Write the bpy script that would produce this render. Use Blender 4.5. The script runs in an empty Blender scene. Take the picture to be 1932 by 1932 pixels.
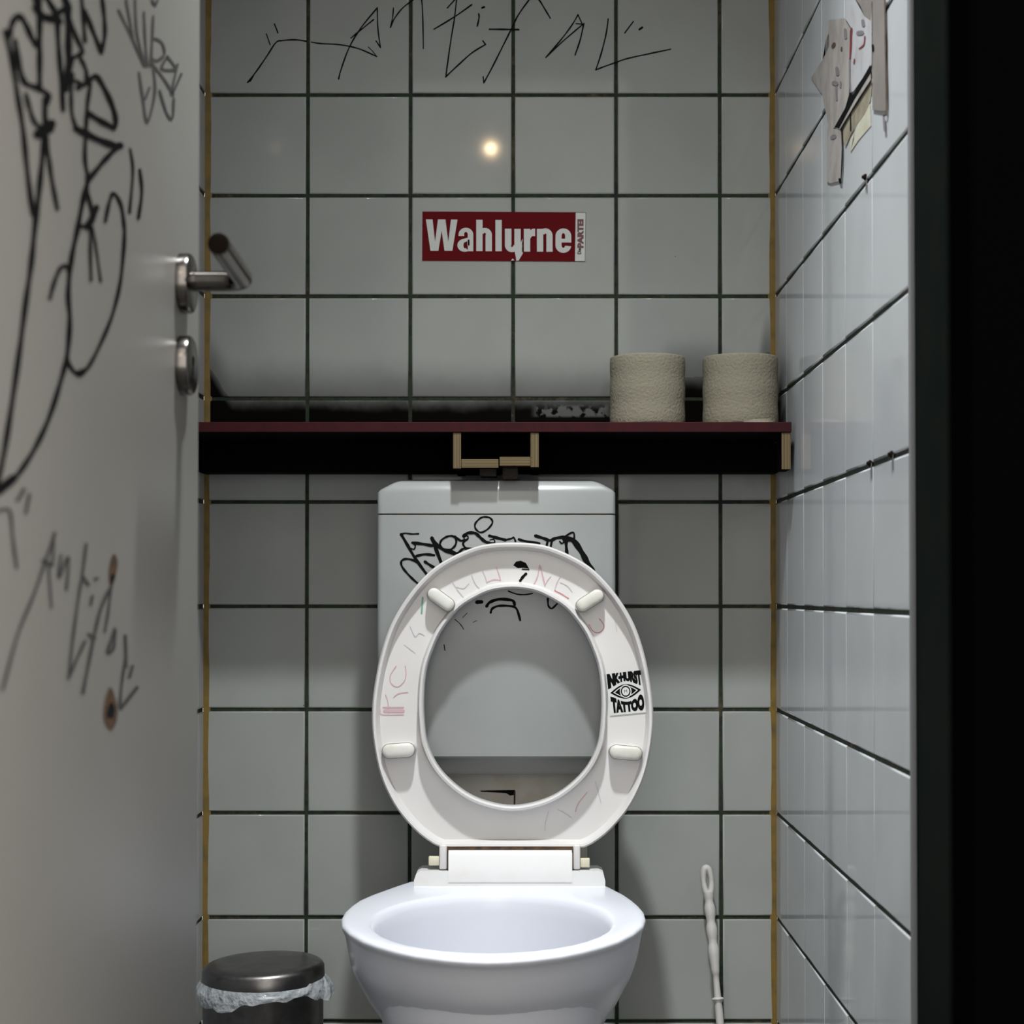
import bpy, bmesh, math, random
from mathutils import Vector, Matrix
random.seed(7)
C = bpy.context.scene.collection
PI = math.pi
# ------------------------------------------------------------------ camera model (calibrated from the tile grid)
F, CX, CY, TP = 3100.0, 1011.0, 1071.0, 0.0163       # focal length in pixels of the 1932 frame, principal point, tan(pitch)
CAM = Vector((0, 0, 0.792))
PITCH = math.atan(TP)
D = 2.45                                             # distance of the tiled back wall
XR, XL = 0.357, -0.494                               # side walls
XD = -0.311                                          # face of the open door
def ray(px, py):
    u, v = (px - CX) / F, (CY - py) / F
    c, s = math.cos(PITCH), math.sin(PITCH)
    return Vector((u, c - v * s, s + v * c))
def on_y(px, py, y):
    d = ray(px, py); return CAM + d * (y / d.y)
def on_x(px, py, x):
    d = ray(px, py); return CAM + d * (x / d.x)
def on_plane(px, py, p0, n):
    d = ray(px, py); return CAM + d * ((p0 - CAM).dot(n) / d.dot(n))

# ------------------------------------------------------------------ materials
def mat(name, col, rough=0.5, metal=0.0, noise=None, bump=None, spec=0.5, **kw):
    m = bpy.data.materials.new(name); m.use_nodes = True
    nt = m.node_tree; b = nt.nodes['Principled BSDF']
    b.inputs['Base Color'].default_value = (*col, 1); b.inputs['Roughness'].default_value = rough
    b.inputs['Metallic'].default_value = metal; b.inputs['Specular IOR Level'].default_value = spec
    if 'alpha' in kw: b.inputs['Alpha'].default_value = kw['alpha']
    tc = nt.nodes.new('ShaderNodeTexCoord')
    if noise:                                        # (scale, colour 2, low, high)
        n = nt.nodes.new('ShaderNodeTexNoise'); n.inputs['Scale'].default_value = noise[0]; n.inputs['Detail'].default_value = 5
        r = nt.nodes.new('ShaderNodeValToRGB')
        r.color_ramp.elements[0].position, r.color_ramp.elements[1].position = noise[2], noise[3]
        r.color_ramp.elements[0].color = (*col, 1); r.color_ramp.elements[1].color = (*noise[1], 1)
        nt.links.new(tc.outputs['Object'], n.inputs['Vector']); nt.links.new(n.outputs['Fac'], r.inputs['Fac'])
        nt.links.new(r.outputs['Color'], b.inputs['Base Color'])
    if bump:                                         # (scale, strength, distance)
        n = nt.nodes.new('ShaderNodeTexNoise'); n.inputs['Scale'].default_value = bump[0]; n.inputs['Detail'].default_value = 3
        bp = nt.nodes.new('ShaderNodeBump'); bp.inputs['Strength'].default_value = bump[1]; bp.inputs['Distance'].default_value = bump[2]
        nt.links.new(tc.outputs['Object'], n.inputs['Vector']); nt.links.new(n.outputs['Fac'], bp.inputs['Height'])
        nt.links.new(bp.outputs['Normal'], b.inputs['Normal'])
    return m

def N(nt, t, **kw):
    n = nt.nodes.new(t)
    for k, v in kw.items():
        if k.startswith('i_'): n.inputs[k[2:].replace('_', ' ')].default_value = v
        else: setattr(n, k, v)
    return n
def math_node(nt, op, a, b=None, clamp=False):
    n = nt.nodes.new('ShaderNodeMath'); n.operation = op; n.use_clamp = clamp
    for k, v in ((0, a), (1, b)):
        if v is None: continue
        if isinstance(v, (int, float)): n.inputs[k].default_value = v
        else: nt.links.new(v, n.inputs[k])
    return n.outputs[0]
def maprange(nt, v, a, b, c=0.0, d=1.0):
    n = nt.nodes.new('ShaderNodeMapRange'); n.interpolation_type = 'SMOOTHSTEP'
    for k, x in zip(('From Min', 'From Max', 'To Min', 'To Max'), (a, b, c, d)): n.inputs[k].default_value = x
    nt.links.new(v, n.inputs['Value']); return n.outputs['Result']
def mixcol(nt, f, a, b):
    n = nt.nodes.new('ShaderNodeMix'); n.data_type = 'RGBA'
    if isinstance(f, (int, float)): n.inputs[0].default_value = f
    else: nt.links.new(f, n.inputs[0])
    for k, v in ((6, a), (7, b)):
        if isinstance(v, tuple): n.inputs[k].default_value = (*v, 1)
        else: nt.links.new(v, n.inputs[k])
    return n.outputs[2]

def tile_mat(name, col, soot=False, side=False):
    m = bpy.data.materials.new(name); m.use_nodes = True; nt = m.node_tree; b = nt.nodes['Principled BSDF']
    b.inputs['Roughness'].default_value = 0.055; b.inputs['Specular IOR Level'].default_value = 0.09
    tc = N(nt, 'ShaderNodeTexCoord'); pos = tc.outputs['Object']
    n1 = N(nt, 'ShaderNodeTexNoise', i_Scale=9.0, i_Detail=4.0); nt.links.new(pos, n1.inputs['Vector'])
    dark = tuple(c * 0.94 for c in col)
    c = mixcol(nt, maprange(nt, n1.outputs['Fac'], 0.35, 0.7), col, dark)
    # small dirt specks
    v = N(nt, 'ShaderNodeTexVoronoi', i_Scale=16.0); nt.links.new(pos, v.inputs['Vector'])
    spk = maprange(nt, v.outputs['Distance'], 0.014, 0.022, 1.0, 0.0)
    n3 = N(nt, 'ShaderNodeTexNoise', i_Scale=11.0, i_Detail=1.0); nt.links.new(pos, n3.inputs['Vector'])
    spk = math_node(nt, 'MULTIPLY', spk, maprange(nt, n3.outputs['Fac'], 0.54, 0.58))
    c = mixcol(nt, spk, c, (0.02, 0.018, 0.014))
    if soot:                                          # soot burnt on above the shelf; black climbs between and beside the rolls
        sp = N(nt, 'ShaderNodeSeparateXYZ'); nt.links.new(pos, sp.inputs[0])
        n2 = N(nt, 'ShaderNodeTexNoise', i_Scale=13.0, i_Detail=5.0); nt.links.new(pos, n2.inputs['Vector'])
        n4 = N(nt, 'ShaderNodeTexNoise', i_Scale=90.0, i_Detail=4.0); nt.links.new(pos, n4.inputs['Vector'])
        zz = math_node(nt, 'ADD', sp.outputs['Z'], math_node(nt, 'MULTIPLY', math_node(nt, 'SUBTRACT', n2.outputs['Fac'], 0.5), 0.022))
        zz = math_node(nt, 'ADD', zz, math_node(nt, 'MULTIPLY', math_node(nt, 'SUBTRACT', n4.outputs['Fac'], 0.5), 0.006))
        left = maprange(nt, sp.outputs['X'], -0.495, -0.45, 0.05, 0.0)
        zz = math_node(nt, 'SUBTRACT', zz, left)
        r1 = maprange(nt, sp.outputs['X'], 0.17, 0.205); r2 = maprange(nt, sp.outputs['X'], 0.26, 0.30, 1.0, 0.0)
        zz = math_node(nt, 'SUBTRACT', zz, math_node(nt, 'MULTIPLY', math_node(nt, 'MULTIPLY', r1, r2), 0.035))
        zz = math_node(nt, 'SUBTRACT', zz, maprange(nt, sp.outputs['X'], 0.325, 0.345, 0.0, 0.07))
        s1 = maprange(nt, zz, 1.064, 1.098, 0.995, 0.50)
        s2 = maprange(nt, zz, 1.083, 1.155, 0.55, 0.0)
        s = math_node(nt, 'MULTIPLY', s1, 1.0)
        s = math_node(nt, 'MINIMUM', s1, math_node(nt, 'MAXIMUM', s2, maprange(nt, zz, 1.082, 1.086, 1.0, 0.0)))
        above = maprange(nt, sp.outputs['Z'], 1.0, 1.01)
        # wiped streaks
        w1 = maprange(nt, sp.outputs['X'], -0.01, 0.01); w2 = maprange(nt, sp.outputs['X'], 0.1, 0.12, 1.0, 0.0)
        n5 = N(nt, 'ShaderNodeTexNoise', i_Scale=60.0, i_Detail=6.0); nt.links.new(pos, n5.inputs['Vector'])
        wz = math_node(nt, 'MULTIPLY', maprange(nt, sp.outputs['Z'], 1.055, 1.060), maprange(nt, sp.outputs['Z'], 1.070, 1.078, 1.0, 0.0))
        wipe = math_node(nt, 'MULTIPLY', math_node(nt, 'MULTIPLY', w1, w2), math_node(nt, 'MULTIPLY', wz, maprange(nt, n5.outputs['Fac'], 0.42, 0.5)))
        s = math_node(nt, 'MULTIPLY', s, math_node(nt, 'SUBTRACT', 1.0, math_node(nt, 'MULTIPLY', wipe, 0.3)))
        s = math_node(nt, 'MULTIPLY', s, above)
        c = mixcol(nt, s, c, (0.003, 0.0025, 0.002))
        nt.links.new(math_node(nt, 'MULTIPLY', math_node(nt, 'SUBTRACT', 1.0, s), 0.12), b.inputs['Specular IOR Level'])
    if side:                                          # tiles turn black in the corner behind the right-hand roll
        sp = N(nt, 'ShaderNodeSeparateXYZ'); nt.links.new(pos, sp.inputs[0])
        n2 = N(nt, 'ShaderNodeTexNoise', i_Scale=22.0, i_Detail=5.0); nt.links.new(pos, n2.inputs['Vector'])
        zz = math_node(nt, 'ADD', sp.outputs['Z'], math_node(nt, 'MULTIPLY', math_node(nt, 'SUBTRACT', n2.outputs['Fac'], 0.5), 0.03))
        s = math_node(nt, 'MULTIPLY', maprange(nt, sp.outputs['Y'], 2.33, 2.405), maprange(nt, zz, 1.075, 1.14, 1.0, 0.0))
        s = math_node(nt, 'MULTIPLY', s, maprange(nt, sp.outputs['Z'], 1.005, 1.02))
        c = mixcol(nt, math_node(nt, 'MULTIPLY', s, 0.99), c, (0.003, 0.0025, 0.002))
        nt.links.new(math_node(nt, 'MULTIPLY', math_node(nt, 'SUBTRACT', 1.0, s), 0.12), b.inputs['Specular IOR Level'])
    nt.links.new(c, b.inputs['Base Color'])
    return m

def grout_mat():
    m = bpy.data.materials.new('dirty_grout'); m.use_nodes = True; nt = m.node_tree; b = nt.nodes['Principled BSDF']
    b.inputs['Roughness'].default_value = 0.85
    tc = N(nt, 'ShaderNodeTexCoord'); pos = tc.outputs['Object']
    n1 = N(nt, 'ShaderNodeTexNoise', i_Scale=19.0, i_Detail=6.0, i_Roughness=0.75); nt.links.new(pos, n1.inputs['Vector'])
    r = N(nt, 'ShaderNodeValToRGB'); cr = r.color_ramp
    cr.elements[0].position = 0.30; cr.elements[0].color = (0.010, 0.008, 0.014, 1)
    cr.elements[1].position = 0.72; cr.elements[1].color = (0.075, 0.060, 0.052, 1)
    for p, col in ((0.42, (0.005, 0.006, 0.005)), (0.475, (0.010, 0.030, 0.009)), (0.52, (0.020, 0.024, 0.010)), (0.56, (0.005, 0.006, 0.005)), (0.63, (0.045, 0.040, 0.016))):
        e = cr.elements.new(p); e.color = (*col, 1)
    nt.links.new(n1.outputs['Fac'], r.inputs['Fac']); nt.links.new(r.outputs['Color'], b.inputs['Base Color'])
    return m

M = {}
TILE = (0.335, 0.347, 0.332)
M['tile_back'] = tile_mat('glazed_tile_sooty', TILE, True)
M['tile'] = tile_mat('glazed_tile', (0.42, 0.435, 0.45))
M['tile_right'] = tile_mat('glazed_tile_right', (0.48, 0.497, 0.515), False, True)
M['grout'] = grout_mat()
M['silicone'] = mat('yellowed_silicone', (0.22, 0.14, 0.035), 0.45, noise=(40, (0.13, 0.095, 0.035), 0.45, 0.7))
M['green_paint'] = mat('dark_green_paint', (0.0035, 0.006, 0.0048), 0.7, noise=(20, (0.006, 0.007, 0.0055), 0.4, 0.7), spec=0.03)
M['black_and_shade'] = mat('black_and_shade', (0.0008, 0.0008, 0.0008), 0.9, spec=0.0)  # shade of the unlit front wall put into colour; also black bin base
M['floor'] = mat('grey_floor_tile', (0.06, 0.06, 0.057), 0.5, noise=(12, (0.045, 0.045, 0.042), 0.4, 0.7))
M['ceiling'] = mat('ceiling_paint', (0.42, 0.42, 0.41), 0.8)
M['door'] = mat('door_paint', (0.235, 0.226, 0.21), 0.42, noise=(6, (0.235, 0.225, 0.207), 0.4, 0.7), spec=0.5)
M['steel'] = mat('brushed_steel', (0.15, 0.138, 0.128), 0.22, 1.0, noise=(60, (0.11, 0.10, 0.093), 0.4, 0.7))
M['bin_steel'] = mat('scuffed_steel', (0.22, 0.21, 0.205), 0.32, 1.0, noise=(45, (0.14, 0.133, 0.13), 0.35, 0.7), bump=(80, 0.1, 0.001))
M['dark_cap'] = mat('brown_end_cap', (0.009, 0.006, 0.0045), 0.9, spec=0.03)
M['ink'] = mat('black_marker', (0.0035, 0.0035, 0.004), 0.6, spec=0.06)
M['grey_ink'] = mat('faded_marker', (0.06, 0.057, 0.057), 0.6, spec=0.1)
M['porcelain'] = mat('porcelain', (0.66, 0.67, 0.725), 0.22, noise=(6, (0.64, 0.65, 0.705), 0.4, 0.7), spec=0.28)
M['seat'] = mat('seat_plastic', (0.615, 0.597, 0.588), 0.28, noise=(9, (0.575, 0.555, 0.54), 0.4, 0.7))
M['buffer'] = mat('buffer_plastic', (0.62, 0.61, 0.565), 0.3, noise=(30, (0.52, 0.49, 0.41), 0.5, 0.75))
M['hinge'] = mat('hinge_plastic', (0.72, 0.715, 0.71), 0.3, noise=(25, (0.68, 0.665, 0.63), 0.5, 0.8))
M['pin'] = mat('yellowed_pin', (0.62, 0.58, 0.44), 0.4)
M['rust'] = mat('rust', (0.10, 0.048, 0.016), 0.8, noise=(90, (0.03, 0.015, 0.007), 0.4, 0.65))
M['dark_rust'] = mat('dark_rust', (0.022, 0.014, 0.008), 0.9, noise=(90, (0.012, 0.008, 0.005), 0.4, 0.65))
M['cistern'] = mat('cistern_plastic', (0.30, 0.312, 0.308), 0.28, noise=(8, (0.275, 0.287, 0.283), 0.4, 0.7))
M['pipe_cover'] = mat('pipe_cover', (0.62, 0.585, 0.52), 0.5, noise=(25, (0.50, 0.45, 0.36), 0.45, 0.75))
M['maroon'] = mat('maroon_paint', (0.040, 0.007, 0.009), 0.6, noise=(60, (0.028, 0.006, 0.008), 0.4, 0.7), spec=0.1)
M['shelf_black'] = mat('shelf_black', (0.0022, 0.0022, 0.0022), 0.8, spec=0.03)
M['tube'] = mat('cardboard', (0.25, 0.19, 0.13), 0.9)
M['paper'] = mat('toilet_paper', (0.215, 0.197, 0.15), 0.95, bump=(260, 0.8, 0.0016), spec=0.1)
M['red'] = mat('sticker_red', (0.115, 0.0045, 0.007), 0.55, spec=0.05)
M['white'] = mat('sticker_white', (0.60, 0.61, 0.59), 0.5, spec=0.15)
M['dark_red'] = mat('sticker_dark_red', (0.09, 0.006, 0.008), 0.4)
M['brush'] = mat('brush_plastic', (0.50, 0.485, 0.47), 0.35)
M['film'] = mat('liner_film', (0.62, 0.66, 0.70), 0.22, alpha=0.5, noise=(30, (0.82, 0.85, 0.88), 0.45, 0.7), bump=(60, 1.0, 0.008))
M['pink'] = mat('pink_marker', (0.54, 0.34, 0.38), 0.4)
M['pink_red'] = mat('red_marker', (0.50, 0.15, 0.16), 0.4)
M['lilac'] = mat('faint_lilac_marker', (0.46, 0.415, 0.46), 0.4)
M['teal'] = mat('teal_marker', (0.15, 0.33, 0.28), 0.4)
M['sheet'] = mat('pasted_paper', (0.34, 0.315, 0.295), 0.7, noise=(35, (0.26, 0.235, 0.22), 0.4, 0.65))
M['sheet_white'] = mat('white_poster', (0.43, 0.43, 0.445), 0.5, noise=(30, (0.34, 0.33, 0.325), 0.5, 0.75))
M['tape'] = mat('grey_brown_tape', (0.23, 0.205, 0.19), 0.5, noise=(30, (0.19, 0.17, 0.155), 0.4, 0.7))
M['glue'] = mat('old_glue', (0.19, 0.16, 0.115), 0.8, noise=(40, (0.30, 0.27, 0.19), 0.4, 0.7))
M['pale_glue'] = mat('pale_glue', (0.50, 0.49, 0.40), 0.6, noise=(60, (0.42, 0.40, 0.30), 0.4, 0.7))
M['smudge'] = mat('grey_smudge', (0.16, 0.145, 0.155), 0.7)
M['red_ink'] = mat('red_print', (0.17, 0.02, 0.03), 0.5)
M['lead'] = mat('profile_metal', (0.20, 0.205, 0.22), 0.45)
M['water'] = mat('water', (0.55, 0.6, 0.62), 0.03)

def ply_mat():
    m = bpy.data.materials.new('plywood_edge'); m.use_nodes = True; nt = m.node_tree; b = nt.nodes['Principled BSDF']
    b.inputs['Roughness'].default_value = 0.8
    tc = N(nt, 'ShaderNodeTexCoord')
    w = N(nt, 'ShaderNodeTexWave', i_Scale=150.0, i_Distortion=1.2); w.inputs['Detail'].default_value = 2
    nt.links.new(tc.outputs['UV'], w.inputs['Vector'])
    r = N(nt, 'ShaderNodeValToRGB'); r.color_ramp.elements[0].color = (0.035, 0.022, 0.008, 1); r.color_ramp.elements[1].color = (0.175, 0.125, 0.055, 1)
    r.color_ramp.elements[0].position = 0.15; r.color_ramp.elements[1].position = 0.6
    nt.links.new(w.outputs['Fac'], r.inputs['Fac']); nt.links.new(r.outputs['Color'], b.inputs['Base Color'])
    return m
M['ply'] = ply_mat()

# ------------------------------------------------------------------ object helpers
def put(name, bm, mats, parent=None, smooth=None):
    me = bpy.data.meshes.new(name); bmesh.ops.recalc_face_normals(bm, faces=bm.faces) if smooth is not None else None
    bm.to_mesh(me); bm.free()
    for m in (mats if isinstance(mats, (list, tuple)) else [mats]): me.materials.append(M[m])
    if smooth is not None:
        me.polygons.foreach_set('use_smooth', [True] * len(me.polygons)); me.set_sharp_from_angle(angle=math.radians(smooth))
    o = bpy.data.objects.new(name, me); C.objects.link(o)
    if parent: o.parent = parent; o.matrix_parent_inverse = parent.matrix_world.inverted()
    return o
def tag(o, label=None, cat=None, group=None, kind=None):
    if label: o['label'] = label
    if cat: o['category'] = cat
    if group: o['group'] = group
    if kind: o['kind'] = kind
    return o
def thing(name, label, cat, loc, group=None):
    o = bpy.data.objects.new(name, None); C.objects.link(o); o.location = loc; o.empty_display_size = 0.05
    bpy.context.view_layer.update()
    return tag(o, label, cat, group)
def box(bm, x0, x1, y0, y1, z0, z1, bev=0.0, seg=2, mi=0, rot=None):
    r = bmesh.ops.create_cube(bm, size=1.0); vs = r['verts']
    c = Vector(((x0 + x1) / 2, (y0 + y1) / 2, (z0 + z1) / 2)); s = Vector((x1 - x0, y1 - y0, z1 - z0))
    for v in vs:
        v.co = Vector((v.co.x * s.x, v.co.y * s.y, v.co.z * s.z))
        if rot: v.co = rot @ v.co
        v.co += c
    fs = list({f for v in vs for f in v.link_faces})
    for f in fs: f.material_index = mi
    if bev > 0:
        es = list({e for v in vs for e in v.link_edges})
        bmesh.ops.bevel(bm, geom=es, offset=bev, segments=seg, affect='EDGES', profile=0.5)
    return bm
def quad(bm, pts, mi=0):
    f = bm.faces.new([bm.verts.new(p) for p in pts]); f.material_index = mi; return f
def loft(bm, rings, cap0=True, cap1=True, closed=True, mi=0):
    vr = [[bm.verts.new(p) for p in r] for r in rings]
    n = len(vr[0])
    for a, b in zip(vr, vr[1:]):
        for i in range(n if closed else n - 1):
            j = (i + 1) % n
            f = bm.faces.new((a[i], a[j], b[j], b[i])); f.material_index = mi
    if cap0: bm.faces.new(list(reversed(vr[0]))).material_index = mi
    if cap1: bm.faces.new(vr[-1]).material_index = mi
    return vr
def lathe(bm, prof, c, axis=Vector((0, 0, 1)), n=40, cap0=True, cap1=True, mi=0):
    axis = axis.normalized(); u = axis.orthogonal().normalized(); v = axis.cross(u)
    rings = [[c + axis * h + (u * math.cos(2 * PI * i / n) + v * math.sin(2 * PI * i / n)) * r for i in range(n)] for r, h in prof]
    return loft(bm, rings, cap0, cap1, mi=mi)
def tube(bm, pts, rad, n=16, cap=True):
    rings = []
    for i, p in enumerate(pts):
        t = (pts[min(i + 1, len(pts) - 1)] - pts[max(i - 1, 0)]).normalized()
        ref = Vector((0, 0, 1)) if abs(t.z) < 0.9 else Vector((1, 0, 0))
        u = t.cross(ref).normalized(); v = t.cross(u)
        r = rad[i] if isinstance(rad, (list, tuple)) else rad
        rings.append([p + (u * math.cos(2 * PI * k / n) + v * math.sin(2 * PI * k / n)) * r for k in range(n)])
    return loft(bm, rings, cap, cap)
def catmull(p, sub=6, closed=False):
    if len(p) < 3 and not closed: return [Vector(q) for q in p]
    p = [Vector(q) for q in p]; n = len(p); out = []
    for i in range(n if closed else n - 1):
        if closed: a, b, c, d = p[i - 1], p[i], p[(i + 1) % n], p[(i + 2) % n]
        else: a, b, c, d = p[max(i - 1, 0)], p[i], p[i + 1], p[min(i + 2, n - 1)]
        for k in range(sub):
            t = k / sub
            out.append(0.5 * ((2 * b) + (c - a) * t + (2 * a - 5 * b + 4 * c - d) * t * t + (3 * b - a - 3 * c + d) * t ** 3))
    if not closed: out.append(p[-1])
    return out
class Ink:
    """Pen strokes drawn on a surface: thin ribbons a fraction of a millimetre proud of it."""
    def __init__(self, mapper, origin=(0, 0), scale=1.0):
        self.bm = bmesh.new(); self.map = mapper; self.o = origin; self.s = scale; self.k = 0
    def px(self, p): return Vector((self.o[0] + p[0] / self.s, self.o[1] + p[1] / self.s))
    def stroke(self, pts, w, closed=False, mi=0, taper=False):
        q = catmull([self.px(p) for p in pts], 6, closed)
        h = w / self.s / 2; n = len(q); L, R = [], []; self.k += 1
        for i in range(n):
            a = q[i - 1] if (i or closed) else q[0]; b = q[(i + 1) % n] if (i < n - 1 or closed) else q[-1]
            t = (b - a); t = t.normalized() if t.length > 1e-9 else Vector((1, 0)); nn = Vector((-t.y, t.x))
            hh = h * (0.88 + 0.12 * math.sin(i * 0.9 + self.k))
            if taper: hh *= 0.55 + 0.45 * min(1, (n - 1 - i) / max(1, n * 0.5))
            L.append(q[i] + nn * hh); R.append(q[i] - nn * hh)
        if not closed:                                # rounded ends
            for end, sgn in ((0, -1), (-1, 1)):
                a, b = (q[0], q[1]) if end == 0 else (q[-1], q[-2])
                t = (a - b).normalized()
                cap = [(a + t * h * 0.55, 0.75), (a + t * h * 0.95, 0.3)]
                nn = (Vector((-t.y, t.x))) * (1 if end == -1 else -1)
                for c, f in cap:
                    if end == -1: L.append(c + nn * h * f); R.append(c - nn * h * f)
                    else: L.insert(0, c + nn * h * f); R.insert(0, c - nn * h * f)
        off = 1.5e-5 * (self.k % 14)
        lv = [self.bm.verts.new(self.map(p.x, p.y, off)) for p in L]; rv = [self.bm.verts.new(self.map(p.x, p.y, off)) for p in R]
        m = len(lv)
        for i in range(m if closed else m - 1):
            j = (i + 1) % m
            f = self.bm.faces.new((lv[i], rv[i], rv[j], lv[j])); f.material_index = mi
        return self
    def blob(self, pts, mi=0, smooth=False, off=None):
        self.k += 1
        q = [self.px(p) for p in pts]
        if smooth: q = catmull(q, 4, True)
        off = 1.5e-5 * (self.k % 14) if off is None else off
        f = self.bm.faces.new([self.bm.verts.new(self.map(p.x, p.y, off)) for p in q]); f.material_index = mi
        bmesh.ops.triangulate(self.bm, faces=[f])
        return self
    def done(self, name, mats, parent, label=None):
        o = put(name, self.bm, mats, parent)
        if label: o['label'] = label
        return o
def text_bm(bm, s, fmap, bold=0.0, mi=0, xs=None, cuts=0):
    """Letters as flat meshes; fmap takes (u, v) in 0..1 of the text's own box to a 3-D point."""
    cu = bpy.data.curves.new('lettering', 'FONT'); cu.body = s; cu.offset = bold; cu.resolution_u = 4
    ob = bpy.data.objects.new('lettering', cu); C.objects.link(ob); bpy.context.view_layer.update()
    me = bpy.data.meshes.new_from_object(ob.evaluated_get(bpy.context.evaluated_depsgraph_get()))
    t = bmesh.new(); t.from_mesh(me)
    if cuts: bmesh.ops.subdivide_edges(t, edges=t.edges[:], cuts=cuts)
    co = [v.co for v in t.verts]; x0, x1 = min(c.x for c in co), max(c.x for c in co); y0, y1 = min(c.y for c in co), max(c.y for c in co)
    vm = {v.index: bm.verts.new(fmap((v.co.x - x0) / (x1 - x0), (v.co.y - y0) / (y1 - y0))) for v in t.verts}
    for f in t.faces:
        try: bm.faces.new([vm[v.index] for v in f.verts]).material_index = mi
        except ValueError: pass
    t.free(); bpy.data.objects.remove(ob); bpy.data.curves.remove(cu); bpy.data.meshes.remove(me)

# ------------------------------------------------------------------ the setting
rows_px = [-12, 179, 369, 559, 752, 947, 1144, 1339, 1534, 1731, 1927, 2124]
ZR = [on_y(967, y, D).z for y in rows_px]
ZR[-1] = 0.0
while ZR[0] < 3.1: ZR.insert(0, ZR[0] + 0.1505)
XC = [on_y(x, 1000, D).x for x in (579, 773.5, 968, 1163, 1359.5)]
G = 0.0026                                            # half grout width
def tiles(bm, us, vs, P, mi_tile=0, mi_grout=1, tilt=0.0, bev=1.0, gu=None, dark_sides=False):
    """P(u, v, depth) -> point; depth 0 is the glazed face, positive goes into the wall."""
    quad(bm, [P(us[0], vs[0], 0.0018), P(us[-1], vs[0], 0.0018), P(us[-1], vs[-1], 0.0018), P(us[0], vs[-1], 0.0018)], mi_grout)
    for a, b in zip(us, us[1:]):
        for c, d in zip(vs, vs[1:]):
            g0 = G; tu, tv = random.uniform(-tilt, tilt), random.uniform(-tilt, tilt)
            uc, vc = (a + b) / 2, (c + d) / 2
            rings = []
            for ins, dep in ((0.0, 0.0022), (0.0002, 0.0011), (0.0009, 0.00035), (0.0022, 0.0)):
                iu = ins * bev; gq = gu or g0
                u0, u1, v0, v1 = a + gq + iu, b - gq - iu, c + g0 + ins, d - g0 - ins
                rings.append([bm.verts.new(P(u, v, dep + (u - uc) * tu + (v - vc) * tv)) for u, v in ((u0, v0), (u1, v0), (u1, v1), (u0, v1))])
            for r0, r1 in zip(rings, rings[1:]):
                for i in range(4):
                    f = bm.faces.new((r0[i], r0[(i + 1) % 4], r1[(i + 1) % 4], r1[i])); f.material_index = mi_grout if (dark_sides and i in (1, 3) and r1 is not rings[-1]) else mi_tile; f.smooth = True
            bm.faces.new(rings[-1]).material_index = mi_tile
zs = sorted(ZR)
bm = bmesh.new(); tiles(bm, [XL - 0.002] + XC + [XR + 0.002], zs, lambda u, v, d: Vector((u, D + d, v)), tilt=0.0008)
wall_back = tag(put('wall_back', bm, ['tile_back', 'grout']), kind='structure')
yr = [on_x(px, 1150, XR).y for px in (1717.5, 1648.3, 1596.6, 1553.4, 1516.9, 1485.3)] + [D]
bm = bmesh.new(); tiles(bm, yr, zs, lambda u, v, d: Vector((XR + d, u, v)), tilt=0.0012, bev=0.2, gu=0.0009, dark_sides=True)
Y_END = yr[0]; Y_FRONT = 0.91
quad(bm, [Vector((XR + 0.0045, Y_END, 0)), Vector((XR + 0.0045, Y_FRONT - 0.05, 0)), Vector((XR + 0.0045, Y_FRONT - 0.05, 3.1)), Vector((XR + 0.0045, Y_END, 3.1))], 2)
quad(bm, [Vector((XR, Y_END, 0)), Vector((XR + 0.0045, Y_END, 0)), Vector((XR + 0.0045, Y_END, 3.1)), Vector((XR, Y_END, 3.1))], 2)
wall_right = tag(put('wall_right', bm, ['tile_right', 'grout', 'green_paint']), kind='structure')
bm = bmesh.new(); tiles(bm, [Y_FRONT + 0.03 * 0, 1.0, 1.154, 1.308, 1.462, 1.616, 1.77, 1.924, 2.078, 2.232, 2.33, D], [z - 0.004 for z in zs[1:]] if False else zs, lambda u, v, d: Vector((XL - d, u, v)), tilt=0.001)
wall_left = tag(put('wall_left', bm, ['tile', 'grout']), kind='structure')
bm = bmesh.new()
quad(bm, [Vector((-3, -3.1, 0)), Vector((3, -3.1, 0)), Vector((3, D + 0.002, 0)), Vector((-3, D + 0.002, 0))])
floor = tag(put('floor', bm, 'floor'), kind='structure')
bm = bmesh.new()
quad(bm, [Vector((-0.6, Y_FRONT, 3.1)), Vector((0.5, Y_FRONT, 3.1)), Vector((0.5, D, 3.1)), Vector((-0.6, D, 3.1))])
ceiling = tag(put('ceiling', bm, 'ceiling'), kind='structure')
# front partition with the doorway
XJ = (1791 - CX) / F * Y_FRONT
bm = bmesh.new()
box(bm, XJ, 1.5, Y_FRONT - 0.05, Y_FRONT, 0, 3.1)
box(bm, -1.5, -0.362, Y_FRONT - 0.05, Y_FRONT, 0, 3.1)
box(bm, -0.362, XJ, Y_FRONT - 0.05, Y_FRONT, 2.06, 3.1)
wall_front = tag(put('wall_front', bm, 'black_and_shade'), kind='structure')
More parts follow.
